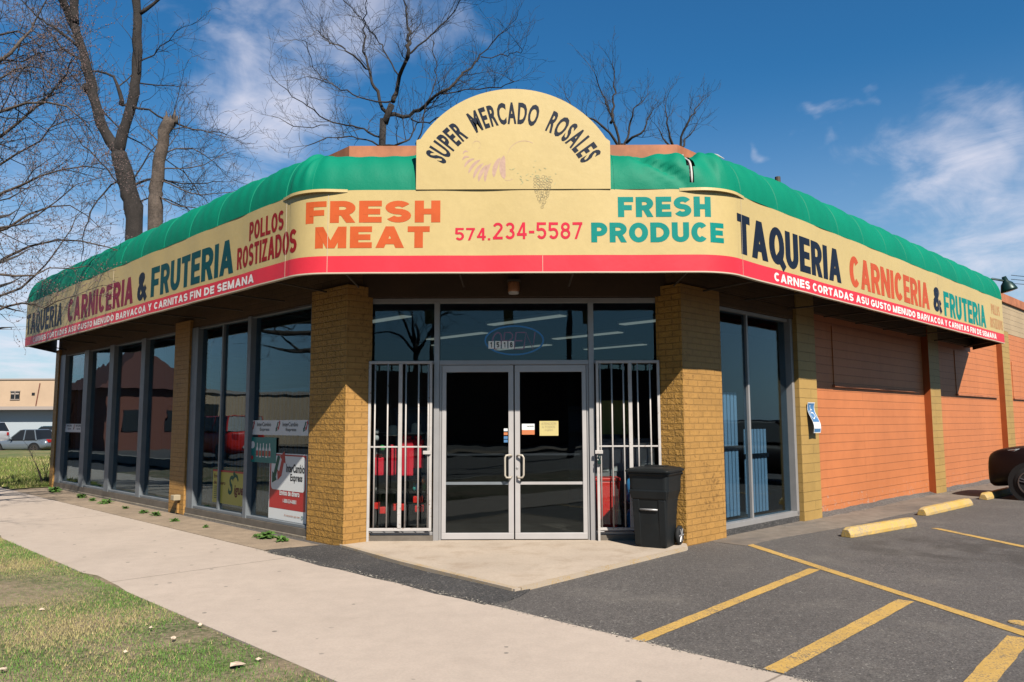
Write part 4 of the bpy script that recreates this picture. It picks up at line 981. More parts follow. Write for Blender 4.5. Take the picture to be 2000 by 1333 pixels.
pt = thing('poster', W(11.8, DG, .3), 'yellow Sigue poster low behind the two narrow panes', 'poster')
card_on('L', 12.36, 11.27, .27, .79, 5.5640, 'poster_yellow', 'sheet', pt)
b = MB(); b.add([W(a, 5.5625, z) for a, z in ((12.36, .76), (11.27, .76), (11.27, .79), (12.36, .79))], [(0, 1, 2, 3)]); b.build('red_edge', 'poster_red', pt, recalc=False)
txtL('S', 11.80, 11.62, .42, .72, 5.5620, 'ink_green', pt, .03, .25); txtL('igue', 11.60, 11.28, .39, .58, 5.5620, 'brick_house', pt, .03, .2)
txtL('Envios', 12.32, 12.08, .66, .72, 5.5620, 'brick_house', pt, .02); txtL('de dinero', 12.32, 11.90, .56, .62, 5.5620, 'brick_house', pt, .02)
b = MB()
for i in range(7): b.add([W(12.3-.0, 5.5620, .34+.03*i), W(12.12-.02*(i % 3), 5.5620, .34+.03*i), W(12.12-.02*(i % 3), 5.5620, .35+.03*i), W(12.3, 5.5620, .35+.03*i)], [(0, 1, 2, 3)])
b.build('small_print', 'ink_green', pt, recalc=False); b = MB()
hs_ = [(0, 0), (.05, .04), (.10, .03), (.15, -.03), (.17, .0), (.13, .07), (.06, .09), (.02, .13), (-.02, .10)]
b.add([W(11.62-x, 5.5620, .66+z) for x, z in hs_], [tuple(range(len(hs_)))]); b.build('horse_head', 'ink_green', pt, recalc=False)
# door notes
pt = thing('note', (.45, 10.18, 1.36), 'handwritten yellow paper note taped to the right door', 'note')
card_on('F', .33, .575, 1.36, 1.55, 10.181, 'paper_yellow', 'paper', pt)
for (s_, x0, x1, z0, z1) in (('ATENCION', .355, .545, 1.497, 1.53), ('A TODOS', .36, .53, 1.455, 1.485), ('Ingles', .40, .50, 1.415, 1.445)):
    text_obj('handwriting', s_, lambda u, v: Vector((x0+(x1-x0)*u, 10.180, z0+(z1-z0)*v+.004*u)), 'faded_ink', pt, -.005)
pt = thing('sticker', (.18, 10.18, 1.37), 'small white and orange sticker on the right door beside the note', 'sticker')
card_on('F', .10, .265, 1.375, 1.515, 10.181, 'posterboard_white', 'paper', pt); card_on('F', .10, .265, 1.375, 1.435, 10.1795, 'sticker_orange', 'orange_band', pt)
text_obj('lettering', 'InterCambio', lambda u, v: Vector((.165+.09*u, 10.1795, 1.475+.018*v)), 'ink', pt, .02)
pt = thing('door_stickers', (-.1, 10.183, 1.3), 'small column of blue card stickers at the edge of the left door', 'stickers')
for i, (z, mt_) in enumerate(((1.42, 'posterboard_white'), (1.37, 'sticker_orange'), (1.32, 'sign_blue'), (1.275, 'sign_blue'))): card_on('F', -.135, -.085, z, z+.035, 10.183, mt_, 'sticker', pt)

for o_ in bpy.data.objects:
    if o_.type == 'EMPTY' and o_.parent is None and o_.name.split('.')[0] in ('poster', 'logo_strip'): o_.location = Vector(o_.location)+Vector((-S, S, 0))*.115
# blinds and indoor gates
def blinds(a0, a1, side, z0, z1, stp, wd, d0, mat, label, name='vertical_blind', tilt=.5):
    o = thing(name, W(*((a0+a1)/2, d0) if side == 'L' else (d0, (a0+a1)/2), z0), label, 'blinds' if 'blind' in name else 'gate')
    a = a0; k = 0
    rail = MB(); (rail.wbox(a0, a1, d0-.02, d0+.02, z1, z1+.04) if side == 'L' else rail.wbox(d0-.02, d0+.02, a0, a1, z1, z1+.04)); rail.build('rail', 'shelf_grey', o)
    b = MB()
    while a < a1:
        c, s_ = cos(tilt)*wd/2, sin(tilt)*wd/2
        q = [(a-c, d0-s_), (a+c, d0+s_)]
        p = [(x, y) for x, y in q] if side == 'L' else [(y, x) for x, y in q]
        th = .004
        b.hexa([W(p[0][0], p[0][1], z0), W(p[1][0], p[1][1], z0), W(p[1][0]+th, p[1][1]+th, z0), W(p[0][0]+th, p[0][1]+th, z0), W(p[0][0], p[0][1], z1), W(p[1][0], p[1][1], z1), W(p[1][0]+th, p[1][1]+th, z1), W(p[0][0]+th, p[0][1]+th, z1)])
        a += stp*random.uniform(.93, 1.07)
    b.build('slats', mat, o); return o
blinds(14.0, 20.5, 'L', .22, 3.1, .12, .075, 5.78, 'blind', 'grey vertical blinds behind the four far panes of the left wall', tilt=.9)
blinds(9.45, 13.1, 'L', .22, 2.0, .12, .05, 5.80, 'blind', 'grey vertical blinds behind the window nearest the corner', tilt=1.1)
for (r0, r1, z0, z1, lb) in ((9.55, 10.33, .2, 1.95, 'white folding gate inside the right window, taller left section'), (10.50, 11.15, .2, 1.42, 'white folding gate inside the right window, shorter right section')):
    o = thing('folding_gate', W(5.74, (r0+r1)/2, z0), lb, 'gate')
    r = r0
    while r < r1:
        b = MB(); b.wbox(5.735, 5.75, r, r+.072, z0, z1); b.build('slat', 'slat_white', o); r += .098
    b = MB(); b.wbox(5.715, 5.73, r0-.05, r1+.05, 1.0 if z1 < 1.5 else 1.13, 1.06 if z1 < 1.5 else 1.19); b.build('cross_bar', 'dark_void', o)
# indoor stock
rk = thing('clothes_rack', (-1.5, 10.75, .04), 'clothes rail with red shirts behind the left gate', 'clothes rack')
b = MB(); b.tube([(-1.88, 10.7, .04), (-1.88, 10.7, 1.40), (-1.2, 10.7, 1.40), (-1.2, 10.7, .04)], .012, 6); b.build('rail', 'aluminium', rk)
for i, (x, w_, z1, z0) in enumerate(((-1.82, .13, 1.12, .83), (-1.66, .13, 1.24, .83), (-1.46, .19, 1.36, .82), (-1.31, .16, 1.36, .92))):
    b = MB(); b.box(x-w_/2, x+w_/2, 10.52+.03*i, 10.60+.03*i, z0, z1-.05); b.box(x-w_/3, x+w_/3, 10.54+.03*i, 10.58+.03*i, z1-.05, z1); b.build('shirt', 'garment_red', rk, bevel=.015)
b = MB(); b.box(-1.75, -1.55, 10.5, 10.62, 1.40, 1.50); b.lathe([(.12, 0), (.12, .01), (.07, .02), (.06, .11), (.03, .13)], 14, T=lambda p: p+Vector((-1.64, 10.55, 1.36))); tag(b.build('straw_hat', 'hat_straw'), 'pale straw hat and box on top of the clothes rail', 'hat') if 0 else None
ht = MB(); ht.lathe([(.13, 0), (.13, .01), (.07, .02), (.065, .12), (.03, .14)], 16, T=lambda p: p+Vector((-1.64, 10.6, 1.36))); tag(ht.build('straw_hat', 'hat_straw', smooth=True), 'pale straw hat over the red shirts, left of its twin', 'hat', 'straw hats over the shirts')
ht = MB(); ht.lathe([(.12, 0), (.12, .01), (.065, .02), (.06, .13), (.03, .15)], 16, T=lambda p: p+Vector((-1.33, 10.6, 1.38))); tag(ht.build('straw_hat', 'hat_straw', smooth=True), 'pale straw hat over the red shirts, nearest the door', 'hat', 'straw hats over the shirts')
for i, (x, z) in enumerate(((-1.84, 1.42), (-1.84, 1.33), (-1.76, 1.20))):
    b = MB(); b.lathe([(.005, -.04), (.03, -.03), (.04, 0), (.03, .03), (.005, .04)], 12, T=lambda p: p+Vector((x, 10.45, z))); tag(b.build('ball', 'blind' if i < 2 else 'toy_green', smooth=True), ('white ball, top one hanging by the left jamb', 'white ball, lower one hanging by the left jamb', 'green ball hanging by the red shirts')[i], 'ball', 'hanging balls')
tb = thing('display_table', (-1.5, 10.65, .04), 'low display table of red boxes behind the left gate', 'table')
b = MB(); b.box(-1.87, -1.15, 10.45, 10.9, .60, .63); b.build('tabletop', 'dark_void', tb)
for x, y in ((-1.85, 10.47), (-1.17, 10.47), (-1.85, 10.88), (-1.17, 10.88)): b = MB(); b.box(x-.015, x+.015, y-.015, y+.015, .04, .60); b.build('leg', 'dark_void', tb)
for i, (x, z, w_) in enumerate(((-1.83, .40, .08), (-1.74, .34, .08), (-1.53, .38, .16), (-1.28, .48, .12), (-1.26, .36, .11))):
    b = MB(); b.box(x-w_/2, x+w_/2, 10.42, 10.52, z, z+.085); tag(b.build('red_box', 'plastic_red', bevel=.008), ('red box at the left jamb, highest on that side', 'red box just right of the one by the left jamb', 'widest red box, behind the middle of the left gate', 'red box under the toy bottles', 'lowest red box under the toy bottles')[i], 'box', 'red boxes behind the left gate')
for i, (x, c_) in enumerate(((-1.335, 'toy_teal'), (-1.30, 'water_blue'), (-1.20, 'toy_green'), (-1.215, 'sticker_orange'))):
    b = MB(); z0 = .635 if i != 3 else .72; b.lathe([(.022, 0), (.024, .05), (.012, .075), (.010, .095)], 10, T=lambda p: p+Vector((x, 10.5+.02*i, z0))); tag(b.build('toy_bottle', c_, smooth=True), ('teal toy bottle on the display table', 'blue toy bottle on the display table', 'green toy bottle on the display table', 'orange toy bottle standing above the green one')[i], 'bottle', 'toy bottles on the display table')
for i in range(5):
    b = MB(); b.lathe([(.085, 0), (.11, .15), (.105, .16)], 14, T=lambda p: p+Vector((-1.03, 10.52, .05+.165*i))); tag(b.build('basket', 'wicker'), ('bottom', 'second', 'middle', 'fourth', 'topmost')[i]+' wicker basket in the stack beside the left door', 'basket', 'stacked wicker baskets')
cr = thing('storage_bin', (1.25, 10.5, .04), 'bright red plastic bin behind the right gate', 'bin')
b = MB(); b.hexa([Vector(p) for p in ((1.10, 10.42, .10), (1.36, 10.42, .10), (1.36, 10.7, .10), (1.10, 10.7, .10), (1.07, 10.40, .76), (1.39, 10.40, .76), (1.39, 10.72, .76), (1.07, 10.72, .76))]); b.build('body', 'plastic_red', cr, bevel=.02)
b = MB(); b.box(1.06, 1.40, 10.39, 10.73, .76, .80); b.build('rim', 'plastic_red', cr, bevel=.008)
for i, (x, z) in enumerate(((1.56, .08), (1.56, .48), (1.72, .08), (1.72, .48))):
    j_ = MB(); j_.lathe([(.06, 0), (.075, .02), (.075, .10), (.066, .115), (.075, .13), (.075, .24), (.05, .30), (.025, .31), (.025, .35)], 18, T=lambda p: p+Vector((x, 10.5, z)))
    jg = j_.build('water_jug', 'water_blue', smooth=True); tag(jg, ('lower left', 'upper left', 'lower right', 'upper right')[i]+' of four blue water jugs on the rack behind the right gate', 'water jug', 'blue water jugs')
rk = thing('jug_rack', (1.64, 10.5, .04), 'wire rack holding blue water jugs', 'rack')
for z in (.06, .46): b = MB(); b.box(1.46, 1.82, 10.40, 10.60, z, z+.018); b.build('shelf', 'shelf_grey', rk)
for x in (1.46, 1.82): b = MB(); b.tube([(x, 10.4, .04), (x, 10.4, .95)], .008, 6); b.build('post', 'white_paint', rk)
wb = thing('white_machine', (1.5, 11.2, .04), 'white cabinet standing behind the red bin and jugs', 'cabinet')
b = MB(); b.box(1.05, 1.95, 11.0, 11.5, .04, 1.30); b.build('body', 'shelf_grey', wb, bevel=.01)
for x in (1.2, 1.5, 1.8): b = MB(); b.box(x-.12, x+.12, 10.985, 10.999, .85, 1.25); b.build('panel', 'blind', wb)
pb = MB(); pb.box(1.25, 1.75, 11.6, 11.62, 1.35, 1.85); tag(pb.build('price_board', 'poster_yellow'), 'yellow board hanging behind the white cabinet', 'board')
for i, (x, y) in enumerate(((-2.4, 13.5), (.2, 13.5), (2.6, 13.5), (-1.2, 16), (1.5, 16), (-2.4, 18.5), (.2, 18.5), (2.4, 18.5))):
    f_ = thing('ceiling_light', (x, y, 3.33), ('left', 'middle', 'right', 'left-hand', 'right-hand', 'left', 'middle', 'right')[i]+' ceiling light in the '+('front row just behind the transom', 'front row just behind the transom', 'front row just behind the transom', 'second row inside the store', 'second row inside the store', 'back row deep in the store', 'back row deep in the store', 'back row deep in the store')[i], 'ceiling light', 'fluorescent ceiling lights')
    TF = lambda p, x=x, y=y: Vector((x+p.x*S+p.y*S, y-p.x*S+p.y*S, p.z))
    b = MB(); b.box(-.9, .9, -.12, .12, 3.31, 3.357, T=TF); b.build('housing', 'lamp_white', f_); b = MB(); b.box(-.88, .88, -.09, .09, 3.292, 3.308, T=TF); b.build('tube', 'fluorescent', f_)
sh = None
for i, (x, y) in enumerate(((-1.6, 13.2), (1.4, 13.4))):
    s_ = thing('store_shelf', (x, y, .04), ('grey shelf unit inside on the left aisle', 'grey shelf unit inside on the right aisle')[i], 'shelf', 'shelf units in the store')
    b = MB(); b.box(x-.45, x+.45, y+.3, y+.33, .04, 1.8); b.build('back', 'shelf_grey', s_)
    for z in (.15, .55, .95, 1.35, 1.75): b = MB(); b.box(x-.45, x+.45, y, y+.3, z, z+.025); b.build('shelf', 'shelf_grey', s_)

# ================================================================ wheeled bin
wbn = thing('trash_bin', (1.74, 9.72, .034), 'black wheeled trash bin with closed lid beside the right gate', 'trash bin')
q_ = Matrix.Translation(Vector((1.735, 9.71, .034)))@Matrix.Rotation(radians(-30), 4, 'Z')@Matrix.Diagonal((.93, .95, .955, 1))
BT = lambda p: q_@Vector(p)
def ring_(hx, hy, z, yo=0, r=.06, n=5):
    out_ = []
    for (sx, sy, a0) in ((1, 1, 0), (-1, 1, 90), (-1, -1, 180), (1, -1, 270)):
        for i in range(n): a = radians(a0+90*i/(n-1)); out_.append((sx*(hx-r)+r*cos(a), yo+sy*(hy-r)+r*sin(a), z))
    return out_
b = MB(); rs = [ring_(.195, .20, .0, -.01), ring_(.205, .22, .10), ring_(.222, .245, .45), ring_(.235, .262, .60), ring_(.262, .285, .70, .005), ring_(.268, .295, .90, .008), ring_(.285, .31, .905, .008), ring_(.285, .31, .935, .008)]
n = len(rs[0]); vs = [BT(p) for r in rs for p in r]
b.add(vs, [(i*n+j, i*n+(j+1) % n, (i+1)*n+(j+1) % n, (i+1)*n+j) for i in range(len(rs)-1) for j in range(n)]+[tuple(range(n)), tuple(range((len(rs)-1)*n, len(rs)*n))])
bo = b.build('body', 'bin_plastic', wbn, bevel=.006)
# front recess, side ribs
for x0, x1 in ((-.215, -.12), (.12, .215)):
    b = MB(); c = [(x0, -.215, .02), (x1, -.215, .02), (x1, -.19, .02), (x0, -.19, .02), (x0*1.04, -.272, .60), (x1*1.04, -.272, .60), (x1, -.22, .60), (x0, -.22, .60)]; b.hexa([BT(p) for p in c]); b.build('rib', 'bin_plastic', wbn, bevel=.012)
b = MB(); b.hexa([BT(p) for p in ((-.235, -.275, .60), (.235, -.275, .60), (.235, -.22, .60), (-.235, -.22, .60), (-.262, -.30, .72), (.262, -.30, .72), (.25, -.25, .72), (-.25, -.25, .72))]); b.build('shoulder', 'bin_plastic', wbn, bevel=.015)
b = MB(); b.tube([BT((-.12, -.262, .475)), BT((.12, -.262, .475))], .012, 8); b.build('lift_bar', 'aluminium', wbn, smooth=True)
b = MB(); rs = [ring_(.30, .335, .937, -.0, .05), ring_(.302, .338, .962, 0, .05), ring_(.27, .30, .985, .01, .08), ring_(.19, .21, 1.0, .02, .08)]
vs = [BT(p) for r in rs for p in r]; b.add(vs, [(i*n+j, i*n+(j+1) % n, (i+1)*n+(j+1) % n, (i+1)*n+j) for i in range(3) for j in range(n)]+[tuple(range(n)), tuple(range(3*n, 4*n))]); ld_ = b.build('lid', 'bin_plastic', wbn, bevel=.004)
b = MB(); b.box(-.14, .14, -.02, .14, .998, 1.012, T=BT); b.build('lid_panel', 'bin_plastic', ld_, bevel=.006)
b = MB(); b.tube([BT((-.27, .30, .90)), BT((-.24, .36, .93)), BT((.24, .36, .93)), BT((.27, .30, .90))], .014, 8); b.build('handle', 'bin_plastic', wbn, smooth=True)
for sx in (-1, 1):
    prof_ = [(.05, -.022), (.105, -.026), (.12, -.014), (.12, .014), (.105, .026), (.05, .022)]
    b = MB(); b.lathe(prof_, 24, T=lambda p: BT((sx*.245+p.z, .20+p.x, .12+p.y))); wh = b.build('wheel', 'tyre', wbn, smooth=True)
    b = MB(); b.lathe([(.022, -.03), (.022, .03)], 10, T=lambda p: BT((sx*.245+p.z, .20+p.x, .12+p.y)))
    for k in range(6): a = k*pi/3; b.tube([BT((sx*.272, .20+.015*cos(a), .12+.015*sin(a))), BT((sx*.270, .20+.09*cos(a), .12+.09*sin(a)))], .009, 5)
    b.build('hub', 'aluminium', wh)

# ================================================================ wheel stops
lbs = ['yellow concrete wheel stop nearest the right window', 'yellow concrete wheel stop between the first one and the parked car', 'yellow concrete wheel stop in front of the parked car']
for i, (p0, p1) in enumerate((((4.40, 10.55), (5.86, 11.68)), ((6.62, 12.88), (8.30, 14.45)), ((9.10, 15.36), (10.5, 16.75)))):
    p0, p1 = Vector(p0+(0,)), Vector(p1+(0,)); L_ = (p1-p0).length; d = (p1-p0).normalized(); nn_ = Vector((-d.y, d.x, 0)); b = MB(); K = 24; vs = []
    sec = [(-.085, 0), (-.085, .045), (-.052, .115), (-.035, .125), (.035, .125), (.052, .115), (.085, .045), (.085, 0)]
    rq = random.Random(i)
    for k in range(K+1):
        t_ = k/K; e = min(1, min(t_, 1-t_)*12+.86 if 0 < t_ < 1 else .80)
        for (y, z) in sec: vs.append(p0+d*(L_*t_)+nn_*(y*e+rq.uniform(-.003, .003))+Vector((0, 0, z*e*(1+rq.uniform(-.015, .015)))))
    m_ = len(sec); b.add(vs, [(k*m_+j, k*m_+(j+1) % m_, (k+1)*m_+(j+1) % m_, (k+1)*m_+j) for k in range(K) for j in range(m_)]+[tuple(range(m_)), tuple(range(K*m_, K*m_+m_))])
    o = b.build('wheel_stop', 'wheel_stop_paint', smooth=False, bevel=.006); tag(o, lbs[i], 'wheel stop', 'yellow wheel stops in the parking lot')
#CONT3

# ================================================================ cars
def make_car(name, paint, label, Lc=4.4, Wc=1.78, Hc=1.5, kind='suv', group=None):
    """nose at +x; origin on the ground at the middle"""
    root = empty(name, (0, 0, 0), label, 'car', group)
    hl = Lc/2
    if kind == 'suv': hood = .98; xs = [(-hl, .52, .92, .84), (-hl+.08, .36, .98, .93), (-hl+.5, .24, 1.0, 1.0), (-.6, .22, 1.0, 1.0), (.6, .22, 1.0, 1.0), (hl-1.25, .24, .98, 1.0), (hl-.75, .26, 1.0, .985), (hl-.32, .22, .95, .96), (hl-.10, .19, .90, .90), (hl-.02, .20, .84, .84), (hl, .24, .78, .80)]
    else: hood = .86; xs = [(-hl, .48, .80, .80), (-hl+.08, .36, .90, .93), (-hl+.5, .22, .93, 1.0), (-.6, .2, .90, 1.0), (.6, .2, .90, 1.0), (hl-1.2, .22, .86, 1.0), (hl-.7, .24, .80, .97), (hl-.3, .24, .72, .90), (hl-.08, .28, .62, .78), (hl, .38, .5, .6)]
    b = MB(); secs = []
    for (x, zb, zt, wf) in xs:
        w_ = Wc/2*wf; zt = zt*(Hc/1.5)
        secs.append([(x, -w_*.9, zb), (x, -w_, zb+(zt-zb)*.25), (x, -w_*1.0, zb+(zt-zb)*.62), (x, -w_*.93, zt-.03), (x, -w_*.6, zt+.015), (x, 0, zt+.03), (x, w_*.6, zt+.015), (x, w_*.93, zt-.03), (x, w_, zb+(zt-zb)*.62), (x, w_, zb+(zt-zb)*.25), (x, w_*.9, zb)])
    n = len(secs[0]); b.add([p for s_ in secs for p in s_], [(i*n+j, i*n+(j+1) % n, (i+1)*n+(j+1) % n, (i+1)*n+j) for i in range(len(secs)-1) for j in range(n)]+[tuple(range(n)), tuple(range((len(secs)-1)*n, len(secs)*n))])
    body = b.build('body', paint, root, smooth=True, sub=1)
    zw = 1.0*(Hc/1.5) if kind == 'suv' else .90*(Hc/1.5)
    r0, r1 = (-hl+.12, hl-1.35) if kind == 'suv' else (-hl+.7, hl-1.45)
    def cabin(inset, z0, z1, x0, x1, rx0, rx1):
        w0, w1 = Wc/2*.93-inset, Wc/2*.74-inset
        return [Vector(p) for p in ((x0, -w0, z0), (x1, -w0, z0), (x1, w0, z0), (x0, w0, z0), (rx0, -w1, z1), (rx1, -w1, z1), (rx1, w1, z1), (rx0, w1, z1))]
    b = MB(); b.hexa(cabin(0.0, zw-.03, Hc-.02, r0, r1, r0+.28, r1-.72)); b.build('windows', 'car_glass' if 0 else 'dark_void', root, bevel=.03)
    b = MB(); w1 = Wc/2*.74+.012; b.hexa([Vector(p) for p in ((r0+.26, -w1, Hc-.06), (r1-.68, -w1, Hc-.06), (r1-.68, w1, Hc-.06), (r0+.26, w1, Hc-.06), (r0+.36, -w1+.07, Hc+.01), (r1-.80, -w1+.07, Hc+.01), (r1-.80, w1-.07, Hc+.01), (r0+.36, w1-.07, Hc+.01))]); b.build('roof', paint, root, bevel=.02, smooth=True)
    for sy in (-1, 1):
        for (xa, xb) in ((r0, r0+.28), (r1, r1-.72), ((r0+r1)/2-.12, (r0+r1)/2-.08)):
            b = MB(); b.tube([(xa, sy*(Wc/2*.93+.004), zw-.04), (xb, sy*(Wc/2*.74+.006), Hc-.03)], .032, 5); b.build('window_pillar', paint, root)
        b = MB(); b.lathe([(.02, -.06), (.07, -.04), (.07, .03), (.03, .05)], 10, T=lambda p: Vector((r1-.35+p.z*.6, sy*(Wc/2+.08)+p.x, zw+.06+p.y))); b.build('mirror', paint, root, smooth=True)
    rw = .335
    for sx in (-1, 1):
        xw = hl-.78 if sx > 0 else -hl+.80
        for sy in (-1, 1):
            T = lambda p, sy=sy, xw=xw: Vector((xw+p.x, sy*(Wc/2-.09)+sy*p.z, rw+p.y))
            b = MB(); b.lathe([(rw+.07, -.20), (rw+.07, .093)], 28, T=T); b.build('wheel_arch', 'rubber_black', root, smooth=False)
            b = MB(); b.lathe([(.2, -.09), (rw-.03, -.10), (rw, -.07), (rw, .07), (rw-.03, .10), (.22, .098)], 30, T=T); wh = b.build('wheel', 'tyre', root, smooth=True)
            b = MB(); b.lathe([(.235, .085), (.235, .112), (.215, .112), (.205, .06)], 30, T=T); b.lathe([(.05, .06), (.05, .108)], 12, T=T)
            for k in range(5):
                for dd in (-.13, .13):
                    a = 2*pi*k/5+.3; b.tube([T(Vector((.04*cos(a+dd*2), .04*sin(a+dd*2), .10))), T(Vector((.215*cos(a+dd), .215*sin(a+dd), .10)))], .016, 5)
            b.build('rim', 'rim', wh)
            b = MB(); b.lathe([(.001, .03), (.21, .035)], 20, T=T); b.build('brake_disc', 'rubber_black', wh)
    for sy in (-1, 1):
        b = MB(); zt = (.80 if kind == 'suv' else .58)*(Hc/1.5); b.hexa([Vector(p) for p in ((hl-.42, sy*Wc*.415, zt), (hl-.10, sy*Wc*.30, zt), (hl-.14, sy*Wc*.26, zt), (hl-.5, sy*Wc*.36, zt), (hl-.52, sy*Wc*.44, zt+.15), (hl-.19, sy*Wc*.33, zt+.10), (hl-.24, sy*Wc*.26, zt+.11), (hl-.6, sy*Wc*.36, zt+.16))]); b.build('headlight', 'lamp_clear', root, bevel=.01)
        b = MB(); b.box(-hl-.012, -hl+.16, sy*Wc*.30-.1, sy*Wc*.30+.14*sy if 0 else sy*Wc*.30+.12, .74*(Hc/1.5), .92*(Hc/1.5)); b.build('taillight', 'tail_red', root, bevel=.01)
    b = MB(); b.box(hl-.06, hl+.006, -.5, .5, .42, .52); b.build('grille', 'rubber_black', root)
    b = MB(); b.box(-hl-.02, -hl+.02, -.16, .16, .55, .66); b.build('plate', 'plate_white', root)
    return root
def place(root, x, y, z, ang): root.location = (x, y, z); root.rotation_euler = (0, 0, radians(ang)); return root
def kids(o): return [c for c in bpy.data.objects if c.parent == o]
def copy_tree(o, paint=None, old=None, parent=None):
    c = o.copy(); scene.collection.objects.link(c)
    if parent: c.parent = parent
    if paint and c.data and c.data.materials and c.data.materials[0].name == old:
        c.data = c.data.copy(); c.data.materials[0] = M[paint]
    for k in kids(o): copy_tree(k, paint, old, c)
    return c
car1 = make_car('parked_car', 'car_maroon', 'dark maroon car parked nose to the orange wall at the right edge', 4.3, 1.76, 1.55, 'suv', 'parked cars')
cpos = W(4.44-2.15, 17.62+.88, 0); place(car1, cpos.x, cpos.y, 0, 135)
suv = make_car('parked_car', 'car_white', 'white van farthest left in the lot beyond the store', 4.9, 1.95, 1.95, 'suv', 'parked cars'); place(suv, -41.0, 59, -.36, 178)
hatch = make_car('parked_car', 'car_silver', 'silver hatchback with red and white tail just left of the store end', 4.1, 1.7, 1.5, 'sedan', 'parked cars'); place(hatch, -29.6, 47.5, -.36, 170)
c = copy_tree(hatch, 'car_white', 'car_silver'); c['label'] = 'white sedan in the far lot between the van and the teal car'; place(c, -36.9, 63, -.36, 172)
c = copy_tree(suv, 'car_teal', 'car_white'); c['label'] = 'dark teal car behind the silver hatchback'; c.scale = (.9, .9, .86); place(c, -31.3, 53, -.36, 176)
c = copy_tree(hatch, 'car_blue', 'car_silver'); c['label'] = 'dark blue car cut off by the left edge of the photo'; place(c, -34.3, 46, -.36, 182)

c = copy_tree(suv, 'plastic_red', 'car_white'); c['label'] = 'red van standing across the street, mirrored in the left windows'; q = W(35, -4.9, 0); place(c, q.x, q.y, -.13, 135)
c = copy_tree(hatch); c['label'] = 'silver car farther down the street, mirrored in the left windows'; q = W(24, -11, 0); place(c, q.x, q.y, -.13, 135)
# ================================================================ far building
fb = empty('warehouse', (-60, 80, -.36), 'beige two-storey warehouse with grey garage wall far beyond the lot', 'warehouse')
b = MB(); b.box(-120, -44, 80, 95, 3.2, 5.95); b.build('wall', 'far_beige', fb)
b = MB(); b.box(-120, -44, 80.4, 95, -.4, 2.9); b.build('garage_wall', 'far_grey', fb)
b = MB(); b.box(-120, -43.9, 79.2, 80.3, 2.86, 3.2); b.build('canopy', 'far_trim', fb)
b = MB(); b.box(-120, -43.8, 79.9, 95.2, 5.95, 6.08); b.build('coping', 'far_trim', fb)
b = MB(); b.box(-51.75, -50.85, 79.93, 80.1, 3.95, 4.78); w_ = b.build('window', 'dark_void', fb)
for (x0, x1, z0, z1) in ((-51.8, -50.8, 4.75, 4.83), (-51.8, -50.8, 3.9, 3.97), (-51.33, -51.27, 3.97, 4.75), (-51.7, -50.9, 4.45, 4.60)): b = MB(); b.box(x0, x1, 79.9, 79.96, z0, z1); b.build('frame', 'far_trim', w_)
b = MB(); b.box(-49.6, -49.3, 79.95, 80.05, 4.35, 4.62); b.build('vent', 'dark_void', fb)
b = MB(); b.tube([(-48.8, 79.93, 5.6), (-49.1, 79.93, 3.3)], .05, 5); b.build('drain_pipe', 'brick_house', fb)
for x in (-90, -84, -78, -72, -66, -60, -54, -46): b = MB(); b.box(x-.1, x+.1, 79.2, 79.4, -.4, 2.86); b.build('post', 'dark_void', fb)

